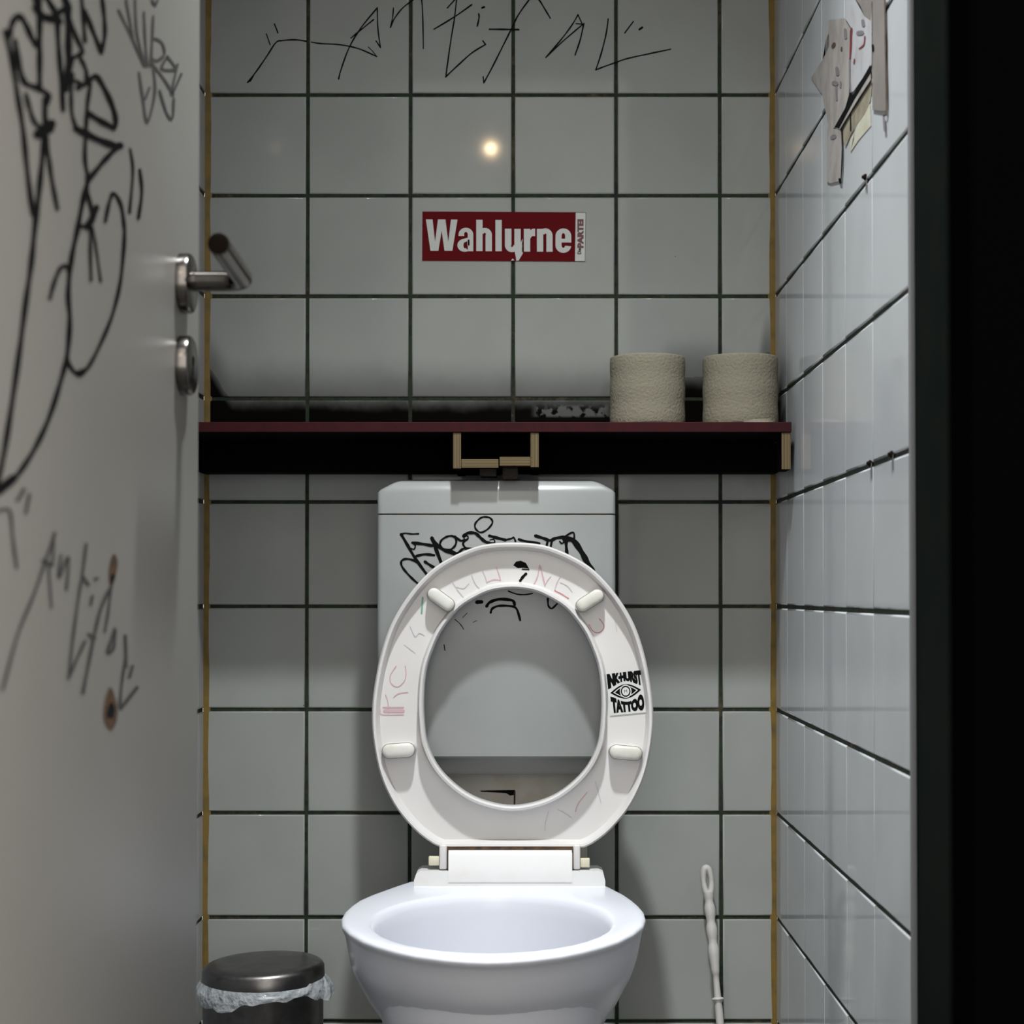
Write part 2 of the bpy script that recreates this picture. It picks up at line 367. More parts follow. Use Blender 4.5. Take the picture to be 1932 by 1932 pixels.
# silicone joints in both corners
def joint(name, x, sx):
    bm = bmesh.new(); rings = []
    for z in [i * 0.0325 for i in range(96)]:
        w = 0.0092 + 0.0008 * math.sin(z * 31) + random.uniform(-0.0006, 0.0006)
        rings.append([Vector((x, D + 0.0015, z)), Vector((x, D - w * 0.75, z)), Vector((x + sx * w * 0.35, D - w * 0.3, z)), Vector((x + sx * w, D + 0.0015, z))])
    loft(bm, rings)
    return tag(put(name, bm, 'silicone', smooth=60), kind='structure')
joint('trim_1', XL, 1); joint('trim_2', XR, -1)
bm = bmesh.new(); box(bm, XR - 0.0012, XR + 0.0043, Y_END - 0.006, Y_END - 0.0004, 0, 3.098, 0.001)
tag(put('trim_3', bm, 'lead', smooth=40), kind='structure')

# pen writing across the tiles above the shelf
def m_back(px, py, off): return on_y(px, py, D - 0.0004 - off)
ink = Ink(m_back, (440, 0), 4.6)
for p, w in (([(125, 715), (200, 620), (290, 490), (370, 370), (430, 352), (540, 345), (635, 358)], 14),
             ([(125, 712), (150, 700), (175, 660)], 12),
             ([(680, 365), (760, 378), (900, 385), (1010, 402), (1110, 430), (1245, 490)], 13), ([(1245, 490), (1210, 445), (1172, 408)], 8),
             ([(288, 295), (320, 388)], 12), ([(358, 208), (388, 285)], 13),
             ([(915, 685), (940, 590), (1010, 405), (1110, 240), (1250, 68)], 14), ([(1250, 68), (1255, 240), (1278, 412)], 13), ([(1278, 412), (1240, 355)], 12),
             ([(1022, 330), (1100, 265), (1218, 170)], 13),
             ([(1390, 70), (1385, 140), (1365, 238)], 12), ([(1365, 238), (1400, 160), (1470, 70), (1560, 0), (1600, -30), (1632, -15), (1645, 150), (1650, 420)], 13)):
    ink.stroke(p, w)
ink.o, ink.s = (0, 0), 1.0
for p, w in (([(863, -20), (858, 30), (850, 80), (841, 145)], 3), ([(841, 145), (862, 125), (890, 100), (916, 84)], 3.2), ([(916, 84), (911, 77)], 3),
             ([(844, 15), (862, -5)], 3), ([(819, 55), (857, 32), (890, 9)], 3.2)):
    ink.stroke(p, w)
ink.o, ink.s = (860, 0), 4.39
for p, w in (([(190, 115), (192, 150), (178, 215)], 15), ([(218, 65), (235, 58)], 18),
             ([(232, 685), (300, 560), (400, 360), (470, 220), (520, 120), (610, -5), (640, -30), (690, 0), (740, 80), (782, 150)], 14), ([(232, 685), (226, 635)], 11),
             ([(280, 242), (400, 243), (520, 245)], 16), ([(745, 475), (870, 330), (960, 210), (1012, 122)], 13), ([(1012, 122), (1045, 195)], 12),
             ([(745, 475), (900, 330), (1060, 195)], 12), ([(1060, 195), (1030, 330), (988, 455)], 14), ([(995, 195), (1050, 200)], 10),
             ([(1262, 158), (1245, 280), (1205, 440), (1160, 578)], 14), ([(1160, 578), (1220, 555), (1330, 515), (1420, 485), (1600, 445), (1778, 408)], 13),
             ([(1470, 178), (1400, 272)], 14), ([(1522, 243), (1543, 228)], 20)):
    ink.stroke(p, w)
ink.done('graffiti', 'ink', wall_back, 'black marker scrawl across the tiles above the sticker')

# ------------------------------------------------------------------ the open door on the left
bm = bmesh.new(); box(bm, XD - 0.04, XD, Y_FRONT + 0.006, 1.5135, 0.008, 2.03, 0.0025)
door = tag(put('door_1', bm, 'door', smooth=40), 'white painted door standing open on the left, covered in black marker scrawl', kind='structure')
def m_door(px, py, off): return on_x(px, py, XD + 0.0004 + off)
def door_ink(groups, name, m, label):
    k = Ink(m_door)
    for o, s, strokes in groups:
        k.o, k.s = o, s
        for p, w in strokes: k.stroke(p, w)
    return k.done(name, m, door, label)
Z = 3.864
big = [((0, 0), Z, [
    ([(70, 260), (90, 170), (130, 115), (180, 160), (230, 270), (270, 330)], 50), ([(40, 230), (90, 450), (130, 700), (170, 950), (200, 1250), (240, 1560)], 44),
    ([(290, -20), (290, 200), (290, 420), (290, 630)], 46), ([(110, 300), (140, 470), (180, 600), (270, 640), (350, 690), (345, 750)], 48),
    ([(190, 690), (220, 800), (260, 900), (330, 930), (390, 900)], 38), ([(285, 975), (340, 950), (370, 910)], 88), ([(328, 720), (330, 900)], 40),
    ([(340, 1000), (360, 1180), (390, 1370), (420, 1520)], 36),
    ([(255, -10), (280, 60), (330, 120), (400, 110), (500, 40)], 46), ([(340, -20), (400, 80), (440, 160)], 44), ([(250, 60), (330, 140), (420, 150)], 40), ([(470, -20), (500, 60)], 60),
    ([(420, 170), (430, 350), (450, 600), (462, 800)], 40), ([(495, 60), (500, 300), (500, 480), (480, 650)], 58),
    ([(510, 150), (560, 280), (600, 380), (530, 430), (500, 560)], 40),
    ([(595, -20), (610, 150), (620, 300)], 34), ([(620, 80), (680, 230), (740, 380)], 38), ([(745, -10), (762, 130), (765, 260), (740, 380)], 34),
    ([(590, 430), (630, 520), (620, 620), (555, 590)], 34), ([(530, 540), (520, 700), (530, 850), (580, 960), (640, 960)], 32),
    ([(570, 640), (640, 600), (700, 555), (770, 660), (830, 800), (845, 900), (825, 932)], 44), ([(825, 930), (740, 885), (650, 830)], 50),
    ([(660, 620), (640, 750), (630, 900), (620, 1150), (640, 1270)], 34), ([(560, 940), (700, 1010), (830, 1060), (875, 1062)], 58),
    ([(640, 1280), (640, 1400), (670, 1560), (620, 1650), (580, 1640)], 34), ([(705, 1510), (680, 1590), (640, 1660)], 44), ([(665, 1640), (660, 1800), (665, 2040)], 26),
    ([(675, 1660), (700, 1800), (735, 2050)], 22), ([(950, 1090), (970, 1250), (945, 1550)], 24), ([(1020, 1240), (1035, 1400), (1010, 1590)], 28)]),
  ((0, 0), 1.0, [
    ([(85, 250), (79, 310), (73, 370), (66, 430), (59, 500), (49, 570), (36, 670), (20, 780), (4, 875), (-14, 940)], 12),
    ([(226, 274), (207, 292), (186, 316), (166, 344), (155, 388), (145, 440), (135, 489), (129, 553), (132, 605), (127, 670), (116, 715), (96, 780), (72, 835), (45, 880), (20, 912), (-8, 930)], 11),
    ([(-5, 928), (25, 903)], 18),
    ([(127, 672), (135, 695), (150, 708), (165, 695), (186, 657), (212, 595), (228, 528), (235, 450), (234, 420), (228, 385), (215, 365), (207, 380), (199, 417)], 8)]),
  ((0, 450), Z, [([(365, 435), (400, 310), (440, 220), (480, 200), (510, 260)], 34), ([(560, 980), (620, 960)], 44)])]
door_ink(big, 'graffiti', 'ink', 'thick black marker tag')
thin = [((0, 0), Z, [(p, 20) for p in (
    [(865, 75), (960, 270), (1050, 480)], [(920, 0), (970, 280)], [(985, 0), (1000, 250), (1060, 470)], [(1050, 90), (1060, 300), (1075, 480)], [(1118, 120), (1110, 300), (1100, 480)],
    [(1130, 280), (1180, 310), (1200, 390), (1150, 440), (1110, 430)], [(1115, 470), (1200, 580), (1265, 690)], [(1220, 410), (1280, 500), (1180, 500), (1215, 420)], [(1295, 470), (1250, 690), (1322, 540)],
    [(1015, 530), (1040, 700), (1075, 890), (1130, 680), (1120, 500)], [(1090, 640), (1060, 720)], [(1165, 660), (1220, 830), (1260, 855), (1268, 720)], [(1110, 0), (1130, 35), (1150, 0)])])]
door_ink(thin, 'graffiti', 'grey_ink', 'small thin grey tag near the top edge')
low = [((0, 900), Z, [
    ([(400, 410), (350, 560), (250, 850), (130, 1150), (20, 1550)], 26), ([(395, 410), (385, 620)], 22), ([(320, 615), (375, 640)], 40), ([(355, 650), (375, 950)], 22),
    ([(445, 570), (430, 740), (500, 580), (485, 820)], 22), ([(630, 490), (600, 720), (570, 900), (530, 1200)], 24), ([(600, 720), (645, 785)], 26), ([(692, 745), (712, 740)], 22), ([(675, 870), (662, 930)], 24),
    ([(530, 1200), (500, 1470)], 24), ([(500, 1470), (560, 1330), (620, 1200)], 24), ([(800, 820), (740, 950), (690, 1150), (650, 1350), (605, 1575)], 26), ([(650, 1150), (690, 1175)], 30),
    ([(812, 800), (790, 980), (765, 1125)], 22), ([(838, 1110), (785, 1275), (825, 1255), (843, 1130)], 26), ([(915, 1160), (922, 1380)], 28), ([(920, 1300), (890, 1500), (875, 1670)], 22),
    ([(968, 1380), (945, 1460)], 24), ([(880, 1690), (1000, 1535)], 26), ([(-10, 250), (70, 245), (95, 450), (122, 660)], 26), ([(175, 90), (130, 170)], 28), ([(215, 130), (190, 260)], 28)])]
door_ink(low, 'graffiti', 'grey_ink', 'faded grey marker word lower on the door')
rs = Ink(m_door, (0, 900), Z)
rs.blob([(805, 1530), (850, 1640), (855, 1760), (810, 1850), (760, 1770), (765, 1640)], 0, True); rs.blob([(835, 560), (860, 640), (815, 810), (795, 720), (805, 620)], 0, True)
rs.blob([(808, 1640), (838, 1690), (820, 1760), (775, 1740)], 1, True); rs.blob([(825, 700), (840, 730), (815, 780), (803, 740)], 1, True)
rs.done('rust_stain', ['rust', 'ink'], door, 'two rusty brown screw holes')
# lever handle and lock rosette
hc = on_x(342, 535, XD); kc = on_x(342, 690, XD)
def rosette(name, c, parent, t=0.0105, r=0.0262):
    bm = bmesh.new(); lathe(bm, [(r, 0), (r, t - 0.003), (r - 0.001, t - 0.001), (r - 0.003, t)], c, Vector((1, 0, 0)), 48)
    return put(name, bm, 'steel', parent, 35)
bm = bmesh.new()
XN = -0.2545
a = Vector((XD + 0.009, hc.y, hc.z + 0.002)); e = Vector((XN, hc.y - 0.124, hc.z + 0.0085))
pts = [a, Vector((XN - 0.018, a.y, a.z))]
for k in range(1, 9):
    t = k / 9 * PI / 2
    pts.append(Vector((XN - 0.018 + 0.018 * math.sin(t), a.y - 0.018 * (1 - math.cos(t)), a.z)))
pts += [Vector((XN, a.y - 0.022, a.z + 0.0006)), e]
tube(bm, pts, 0.0089, 24)
lever = put('lever_handle', bm, 'steel', door, 40)
rosette('rosette', hc, lever)
bm = bmesh.new(); lathe(bm, [(0.0085, -0.004), (0.0091, -0.002), (0.0085, 0.0012), (0.006, 0.0022)], e, Vector((0, -1, 0.05)), 24)
o = put('end_cap', bm, 'dark_cap', lever, 40); o['label'] = 'dark brown end cap'
lock = rosette('lock_rosette', kc, door)
bm = bmesh.new(); lathe(bm, [(0.0045, 0), (0.0045, 0.0004)], kc + Vector((0.0104, 0, 0.004)), Vector((1, 0, 0)), 20)
box(bm, kc.x + 0.0104, kc.x + 0.0108, kc.y - 0.002, kc.y + 0.002, kc.z - 0.009, kc.z + 0.003)
o = put('keyhole', bm, 'ink', lock); o['label'] = 'black keyhole'

# ------------------------------------------------------------------ stickers on the back wall
YS = D - 0.0009
bm = bmesh.new()
cor = [(796.5, 492), (1104.5, 493.5), (1106, 400.5), (797, 399)]
def stick(u, v, off=0.0):
    bx = cor[0][0] + (cor[1][0] - cor[0][0]) * u; by = cor[0][1] + (cor[1][1] - cor[0][1]) * u
    tx = cor[3][0] + (cor[2][0] - cor[3][0]) * u; ty = cor[3][1] + (cor[2][1] - cor[3][1]) * u
    return on_y(bx + (tx - bx) * v, by + (ty - by) * v, YS - off)
ST = thing('sticker', 'long red sticker with white block lettering stuck on the tiles above the shelf', 'sticker', stick(0.5, 0.0))
quad(bm, [stick(0, 0), stick(1, 0), stick(1, 1), stick(0, 1)])
put('backing', bm, 'white', ST)
us = 0.936
bm = bmesh.new(); quad(bm, [stick(0, 0, 1.5e-4), stick(us, 0, 1.5e-4), stick(us, 1, 1.5e-4), stick(0, 1, 1.5e-4)])
o = put('red_panel', bm, 'red', ST); o['label'] = 'dark red printed panel'
bm = bmesh.new()
def tx(x0, x1, y0, y1): return lambda u, v: on_y(x0 + (x1 - x0) * u, y1 + (y0 - y1) * v, YS - 3e-4)
# heavy condensed letters drawn as polygons (x to the right, y up, cap height 1)
LET = {}
def pen(polys, x0, y0, sx, sy):
    for poly in polys:
        f = bm.faces.new([bm.verts.new(on_y(x0 + x * sx, y0 - y * sy, YS - 3e-4)) for x, y in poly])
        bmesh.ops.triangulate(bm, faces=[f])
def arc(cx, cy, rx, ry, a0, a1, n=10): return [(cx + rx * math.cos(math.radians(a0 + (a1 - a0) * i / n)), cy + ry * math.sin(math.radians(a0 + (a1 - a0) * i / n))) for i in range(n + 1)]
def band(cx, cy, rx, ry, tx_, ty_, a0, a1, n=10):       # thick arc as quads
    o_, i_ = arc(cx, cy, rx, ry, a0, a1, n), arc(cx, cy, rx - tx_, ry - ty_, a0, a1, n)
    return [[o_[k], o_[k + 1], i_[k + 1], i_[k]] for k in range(n)]
S_ = 5.367; ZX, ZY = 770, 370                           # measured on a 5.367x crop
def R_(x0, x1, yt, yb): return [(x0, yt), (x1, yt), (x1, yb), (x0, yb)]
zk = [0]
def zpoly(polys):
    for poly in polys:
        zk[0] += 1
        f = bm.faces.new([bm.verts.new(on_y(ZX + x / S_, ZY + y / S_, YS - 3e-4 - 2.5e-5 * (zk[0] % 14))) for x, y in poly]); bmesh.ops.triangulate(bm, faces=[f])
zpoly([[(180, 236), (247, 236), (284, 553), (226, 553)], [(302, 236), (359, 236), (306, 553), (262, 553)], [(324, 236), (378, 237), (418, 553), (368, 553)], [(434, 238), (500, 238), (448, 553), (396, 553)]])       # W
def zarc(cx, cy, rx, ry, tx_, ty_, a0, a1, n=12): zpoly([[(x, 2 * cy - y) for x, y in q] for q in band(cx, cy, rx, ry, tx_, ty_, a0, a1, n)])
zarc(585, 392, 75, 72, 56, 42, 0, 180); zpoly([R_(510, 568, 392, 404), R_(604, 660, 390, 558)])                                                                        # a
zarc(575, 498, 77, 66, 62, 34, 100, 300); zpoly([[(560, 434), (606, 420), (606, 452), (570, 470)], R_(600, 622, 440, 500)])
zpoly([R_(690, 754, 240, 556)]); zarc(775, 395, 74, 74, 60, 50, 0, 150); zpoly([R_(784, 849, 392, 558)])                                                           # h
zpoly([R_(884, 948, 242, 558)])                                                                                                                                     # l
zpoly([R_(980, 1046, 330, 500), R_(1076, 1140, 332, 560)]); zarc(1052, 496, 72, 72, 58, 52, 180, 360)                                                               # u
zpoly([[(1076, 540), (1140, 470), (1162, 430), (1150, 500), (1148, 560), (1165, 574), (1120, 652), (1095, 655), (1088, 600)], [(1040, 655), (1058, 632), (1076, 650)]])      # torn drip
zpoly([R_(1172, 1236, 332, 562)]); zpoly([[(1236, 345), (1262, 330), (1286, 330), (1286, 405), (1256, 405), (1236, 430)]])                                             # r
zpoly([R_(1304, 1368, 332, 563)]); zarc(1390, 402, 73, 76, 60, 52, 0, 150); zpoly([R_(1400, 1463, 400, 564)])                                                         # n
zarc(1572, 405, 80, 78, 62, 48, 0, 180); zarc(1572, 498, 80, 76, 62, 50, 180, 352); zpoly([R_(1492, 1554, 403, 500), R_(1590, 1652, 403, 460), R_(1550, 1652, 432, 470)])   # e
put('lettering', bm, 'white', ST)['label'] = 'white block letters'
bm = bmesh.new()
def side(x0, x1, y0, y1): return lambda u, v: on_y(x0 + (x1 - x0) * (1 - v), y1 + (y0 - y1) * u, YS - 3e-4)
text_bm(bm, 'PARTEI', side(1089.3, 1101, 413.5, 468), 0.07, 0)
text_bm(bm, 'Die', side(1089.5, 1096.5, 468.5, 479.5), 0.03, 1)
put('lettering', bm, ['dark_red', 'ink'], ST)['label'] = 'small upright letters on the white end strip'
bm = bmesh.new(); k = Ink(lambda x, y, o: on_y(x, y, YS - 2e-4))
k.stroke([(1085, 400.5), (1105, 401)], 0.7); k.stroke([(1105.3, 401), (1103.8, 492.8)], 0.8); k.stroke([(1085, 492.8), (1104, 493)], 0.8); bm.free()
k.done('outline', 'ink', ST)

# ------------------------------------------------------------------ shelf
YF = 2.25
zt, zb = on_y(1100, 796, YF).z, on_y(1100, 815.5, YF).z
SH = thing('wall_shelf', 'narrow dark shelf with maroon front edge running wall to wall above the cistern', 'shelf', (0, D, zb))
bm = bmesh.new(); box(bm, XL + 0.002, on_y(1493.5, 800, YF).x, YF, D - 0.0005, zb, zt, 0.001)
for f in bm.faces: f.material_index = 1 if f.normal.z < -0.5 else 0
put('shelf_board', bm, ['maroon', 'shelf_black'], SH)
YRL = 2.40
bm = bmesh.new(); box(bm, XL + 0.0006, XR - 0.001, YRL, D - 0.0005, on_y(700, 890.5, YRL).z, zb - 0.0003, 0.0005)
put('rail', bm, 'shelf_black', SH)
def edged(name, x0, x1, y0, y1, z0, z1, along):
    bm = bmesh.new(); box(bm, x0, x1, y0, y1, z0, z1, 0.0005, 1)
    uv = bm.loops.layers.uv.new()
    for f in bm.faces:
        f.material_index = 0 if f.normal.y < -0.5 else 1
        for l in f.loops: l[uv].uv = ((l.vert.co.x, l.vert.co.z * 0.05) if along == 'x' else (l.vert.co.z, l.vert.co.x * 0.05))
    return put(name, bm, ['ply', 'shelf_black'], SH)
def pxbox(name, x0, x1, yt, yb, y0, y1, along):
    p, q = on_y(x0, yb, y0), on_y(x1, yt, y0)
    return edged(name, p.x, q.x, y0, y1, p.z, min(q.z, zb - 0.0003), along)
pxbox('bracket', 1474.5, 1492, 815.8, 885.5, YF + 0.002, YF + 0.05, 'x')
pxbox('bracket', 854.5, 870, 815.8, 884, YF + 0.002, YRL - 0.0005, 'x')
pxbox('bracket', 1001, 1016.5, 815.8, 881.5, YF + 0.002, YRL - 0.0005, 'x')
pxbox('bottom_strip', 870.3, 940.5, 866.5, 882.5, YF + 0.003, YRL - 0.0005, 'z')
pxbox('bottom_strip', 942.5, 1000.7, 862, 879, YF + 0.003, YRL - 0.0005, 'z')
bm = bmesh.new()
p, q = on_y(905, 897, YF + 0.02), on_y(936, 883, YF + 0.02); box(bm, p.x, q.x, YF + 0.02, YF + 0.07, p.z, q.z, 0.001)
p, q = on_y(948, 903, YF + 0.02), on_y(977, 880, YF + 0.02); box(bm, p.x, q.x, YF + 0.02, YF + 0.05, p.z, q.z, 0.003)
for f in bm.faces: f.material_index = 0
put('catch', bm, 'dark_rust', SH)['label'] = 'rusty brown catch under the middle of the shelf'

# ------------------------------------------------------------------ toilet paper rolls
def make_roll(x, y, label):
    t = thing('toilet_paper_roll', label, 'toilet paper', (x, y, zt), 'toilet paper rolls on the shelf')
    c = Vector((x, y, zt + 0.0003)); h = 0.0965; r = 0.0528; bm = bmesh.new()
    prof = [(0.0205, 0.002), (0.024, 0.0), (r - 0.0015, 0.0), (r - 0.0004, 0.0006), (r, 0.002)] + [(r + 0.0004 * math.sin(i * 1.3), 0.002 + (h - 0.004) * i / 12) for i in range(1, 12)] + \
           [(r, h - 0.002), (r - 0.0004, h - 0.0006), (r - 0.0015, h), (0.024, h), (0.0205, h - 0.002)]
    vr = lathe(bm, prof, c, n=72, cap0=False, cap1=False)
    for i in range(72): bm.faces.new((vr[-1][i], vr[-1][(i + 1) % 72], vr[0][(i + 1) % 72], vr[0][i]))
    put('paper', bm, 'paper', t, 50)
    bm = bmesh.new(); vr = lathe(bm, [(0.0203, 0.001), (0.0203, h - 0.001), (0.0193, h - 0.001), (0.0193, 0.001)], c, n=40, cap0=False, cap1=False)
    for i in range(40): bm.faces.new((vr[-1][i], vr[-1][(i + 1) % 40], vr[0][(i + 1) % 40], vr[0][i]))
    put('cardboard_core', bm, 'tube', t, 40)
    return t
YRO = 2.312
make_roll((1222 - CX) / F * YRO, YRO, 'cream toilet paper roll on the shelf, the one further from the tiled corner')
r2 = make_roll((1397.5 - CX) / F * YRO, YRO, 'cream toilet paper roll in the shelf corner, its torn loose end lifting at the bottom')
bm = bmesh.new(); cx_ = (1397.5 - CX) / F * YRO; L = []
for i in range(13):
    a = math.radians(-92 + i * 5); rr = 0.0534 + 0.0045 * math.sin(i / 12 * PI) ** 2
    L.append([Vector((cx_ + rr * math.cos(a), YRO + rr * math.sin(a), zt + 0.0006)), Vector((cx_ + (0.0534) * math.cos(a), YRO + 0.0534 * math.sin(a), zt + 0.003 + 0.006 * (i / 12)))])
loft(bm, L, False, False, False); put('loose_sheet', bm, 'paper', r2, 60)

# ------------------------------------------------------------------ cistern
YCF = 2.28
xl, xr = on_y(711, 1100, YCF).x, on_y(1161.5, 1100, YCF).x
z_seam, z_top, z_sh, z_b1, z_b2 = on_y(936, 970, YCF).z, on_y(936, 905.5, YCF + 0.02).z, on_y(936, 930, YCF).z, on_y(936, 1431, YCF + 0.013).z, on_y(936, 1462, YCF + 0.04).z
CI = thing('cistern', 'white plastic cistern with black marker scrawl behind the raised toilet seat', 'cistern', ((xl + xr) / 2, D, z_b2))
def rrect(x0, x1, y0, y1, z, r, n=5):
    P = []
    for cx, cy, a0 in ((x1 - r, y1 - 0.001, 0), (x0 + r, y1 - 0.001, 90), (x0 + r, y0 + r, 180), (x1 - r, y0 + r, 270)):
        rr = r if cy < y1 - 0.01 else 0.0009
        cxx = cx if rr == r else (x1 - 0.0009 if a0 == 0 else x0 + 0.0009)
        P += [Vector((cxx + rr * math.cos(math.radians(a0 + 90 * i / n)), cy + rr * math.sin(math.radians(a0 + 90 * i / n)), z)) for i in range(n + 1)]
    return P
YB = D - 0.001
bm = bmesh.new()
TB_ = 0.013                                             # the lower half of the front slopes back towards the wall
loft(bm, [rrect(xl + 0.004, xr - 0.004, YCF + TB_ + 0.032, YB, z_b2, 0.008), rrect(xl + 0.004, xr - 0.004, YCF + TB_ + 0.028, YB, z_b2 + 0.004, 0.008), rrect(xl + 0.003, xr - 0.003, YCF + TB_ + 0.024, YB, z_b1 - 0.002, 0.008),
          rrect(xl + 0.001, xr - 0.001, YCF + TB_ + 0.003, YB, z_b1, 0.008), rrect(xl, xr, YCF + TB_, YB, z_b1 + 0.003, 0.008), rrect(xl, xr, YCF + 0.0015, YB, 0.722, 0.008), rrect(xl, xr, YCF, YB, 0.745, 0.008), rrect(xl, xr, YCF, YB, z_seam - 0.001, 0.008)])
put('tank', bm, 'cistern', CI, 35)
bm = bmesh.new(); loft(bm, [rrect(xl + 0.003, xr - 0.003, YCF + 0.003, YB - 0.002, z_seam - 0.002, 0.008), rrect(xl + 0.003, xr - 0.003, YCF + 0.003, YB - 0.002, z_seam + 0.002, 0.008)])
put('seam', bm, 'rust', CI, 35)
bm = bmesh.new(); rings = [rrect(xl, xr, YCF - 0.001, YB, z_seam + 0.0008, 0.008)]
wz = z_top - z_sh
for k, (dz, ins, dy) in enumerate(((0.0, 0.0, 0.0), (0.25, 0.004, 0.001), (0.6, 0.016, 0.004), (0.9, 0.026, 0.009), (1.0, 0.031, 0.019))):
    rings.append(rrect(xl + ins, xr - ins, YCF + dy, YB, z_sh + wz * dz, 0.008))
loft(bm, rings); put('lid', bm, 'cistern', CI, 30)
def m_cis(px, py, off): return on_y(px, py, YCF - 0.0005 - off)
k = Ink(m_cis, (740, 960), 4.6)
for p, w in (([(228, 216), (170, 218), (110, 212), (78, 222)], 14), ([(78, 222), (130, 310), (200, 430), (300, 570)], 25),
             ([(300, 570), (250, 500), (190, 450), (120, 435), (80, 455), (85, 500), (130, 560), (190, 620), (250, 670)], 19),
             ([(170, 295), (200, 318), (190, 350), (165, 345)], 13), ([(180, 295), (260, 305), (345, 320)], 26), ([(210, 410), (280, 395), (362, 402)], 22), ([(285, 460), (330, 490), (385, 522)], 24),
             ([(345, 255), (380, 350), (430, 480)], 30), ([(350, 265), (400, 325), (460, 362), (520, 385)], 30), ([(545, 240), (590, 275), (620, 275)], 20),
             ([(500, 355), (560, 385), (610, 350), (640, 345)], 20), ([(520, 380), (560, 415)], 24), ([(620, 235), (660, 210), (720, 212), (760, 245), (800, 280), (845, 300)], 27),
             ([(650, 265), (615, 300), (640, 340), (700, 345), (745, 338)], 18), ([(845, 235), (900, 250), (980, 270)], 26), ([(850, 270), (880, 265), (890, 290), (860, 295)], 11),
             ([(980, 270), (1030, 260), (1055, 250), (1070, 282)], 16), ([(1100, 265), (1150, 280), (1275, 300)], 22), ([(1245, 235), (1310, 255), (1370, 275), (1420, 255), (1490, 245)], 27),
             ([(1350, 275), (1340, 320)], 18), ([(1385, 280), (1375, 335)], 18), ([(1455, 285), (1470, 300), (1490, 290), (1520, 262)], 15), ([(1490, 245), (1570, 205), (1580, 262)], 16),
             ([(1510, 260), (1510, 320), (1517, 390)], 27), ([(1500, 262), (1570, 275), (1640, 370), (1690, 460), (1738, 540)], 46),
             ):
    k.stroke(p, w * 1.15)
k2 = Ink(m_cis, (740, 960), 4.6)
for p, w in (([(820, 845), (850, 810), (930, 785), (1040, 795), (1062, 830)], 25), ([(855, 900), (870, 865), (930, 842), (1030, 845), (1080, 870), (1110, 965)], 20), ([(738, 810), (772, 808)], 34),
             ):
    k2.stroke(p, w * 1.15)
k2.done('graffiti', 'ink', CI, 'curved black marker strokes seen through the seat opening')
for p, w in (([(1010, 715), (1080, 740), (1150, 745), (1215, 735)], 12), ([(1350, 780), (1355, 840), (1385, 865), (1430, 825)], 16),
             ([(545, 960), (590, 1000), (620, 1045)], 7), ([(650, 905), (610, 945)], 5), ([(735, 970), (700, 985)], 4), ([(450, 1180), (458, 1230)], 7)):
    k3 = Ink(m_cis, (740, 960), 4.6); k3.stroke(p, w * 1.15); k3.done('pen_mark', 'ink', CI)
for p, w in (([(480, 240), (430, 270), (415, 310), (440, 345), (500, 355), (545, 320), (555, 270), (525, 238)], 18), ([(650, 235), (625, 245), (628, 265), (650, 268), (660, 250)], 12),
             ([(760, 85), (720, 130), (725, 175), (770, 205), (830, 175), (870, 120), (850, 80), (800, 70)], 16)):
    k.stroke(p, w * 1.15, True)
k.done('graffiti', 'ink', CI, 'thick black marker tag')
# flush pipe cover between cistern and bowl
YPC = 2.385
p, q = on_y(838, 1600, YPC), on_y(973, 1493, YPC); e_ = on_y(1108, 1600, YPC)
bm = bmesh.new(); box(bm, p.x, e_.x, YPC, D - 0.001, 0.402, z_b2 - 0.002, 0.002)
PC = put('pipe_cover', bm, 'pipe_cover', CI, 40); PC['label'] = 'stained beige flush pipe cover'
k = Ink(lambda x, y, o: on_y(x, y, YPC - 0.0004 - o))
k.blob([(905, 1491.5), (972, 1490.5), (971, 1500), (962, 1501), (955, 1496.5), (930, 1495), (908, 1494)], 0); k.stroke([(971, 1494), (970.5, 1524)], 3.4, mi=1)
k.done('gap', ['ink', 'rust'], PC)

# ------------------------------------------------------------------ toilet
ZRIM = 0.400
TO = thing('toilet', 'white porcelain toilet with its seat raised against the cistern', 'toilet', (-0.05, 2.05, 0))
half = [(1.772, 0.0), (1.7745, 0.022), (1.782, 0.046), (1.800, 0.080), (1.820, 0.104), (1.845, 0.127), (1.870, 0.1455), (1.91, 0.1655), (1.95, 0.179), (1.99, 0.1850), (2.03, 0.1855), (2.065, 0.182), (2.10, 0.176), (2.136, 0.166), (2.19, 0.146), (2.235, 0.127), (2.262, 0.118), (2.27, 0.105), (2.272, 0.05)]
def bcx(y): return -0.0515 + max(0, (y - 2.1)) * 0.055
def outline(): # counter-clockwise from the front, through the right side
    pts = [(bcx(y), y, w) for y, w in half]
    R = [Vector((w, y)) for y, w in half]; Lh = [Vector((-w, y)) for y, w in reversed(half[1:])]
    return R + Lh
OUT = outline(); NB = len(OUT)
def oring(z, sx, yf, yb, back=1.0, ins=0.0):
    r = []
    for p in OUT:
        t = (p.y - 1.772) / (2.272 - 1.772); y = yf + (yb - yf) * t
        s = sx * (1 + (back - 1) * max(0, min(1, (t - 0.45) / 0.3)) * (1.0 if p.x > 0 else 0.35))
        w = p.x * s
        if ins: w -= math.copysign(min(abs(w), ins * min(1, abs(p.x) / 0.05)), w); y += ins * (1 - min(1, t / 0.12)) - (ins if t > 0.97 else 0)
        r.append(Vector((bcx(p.y) + w, y, z)))
    return r
def iring(z, s, cy, sc=1.0):
    r = []
    for p in OUT:
        a = -PI / 2 + 2 * PI * len(r) / NB
        r.append(Vector((-0.052 + 0.143 * s * math.cos(a), cy + 0.176 * s * sc * math.sin(a), z)))
    return r
bm = bmesh.new()
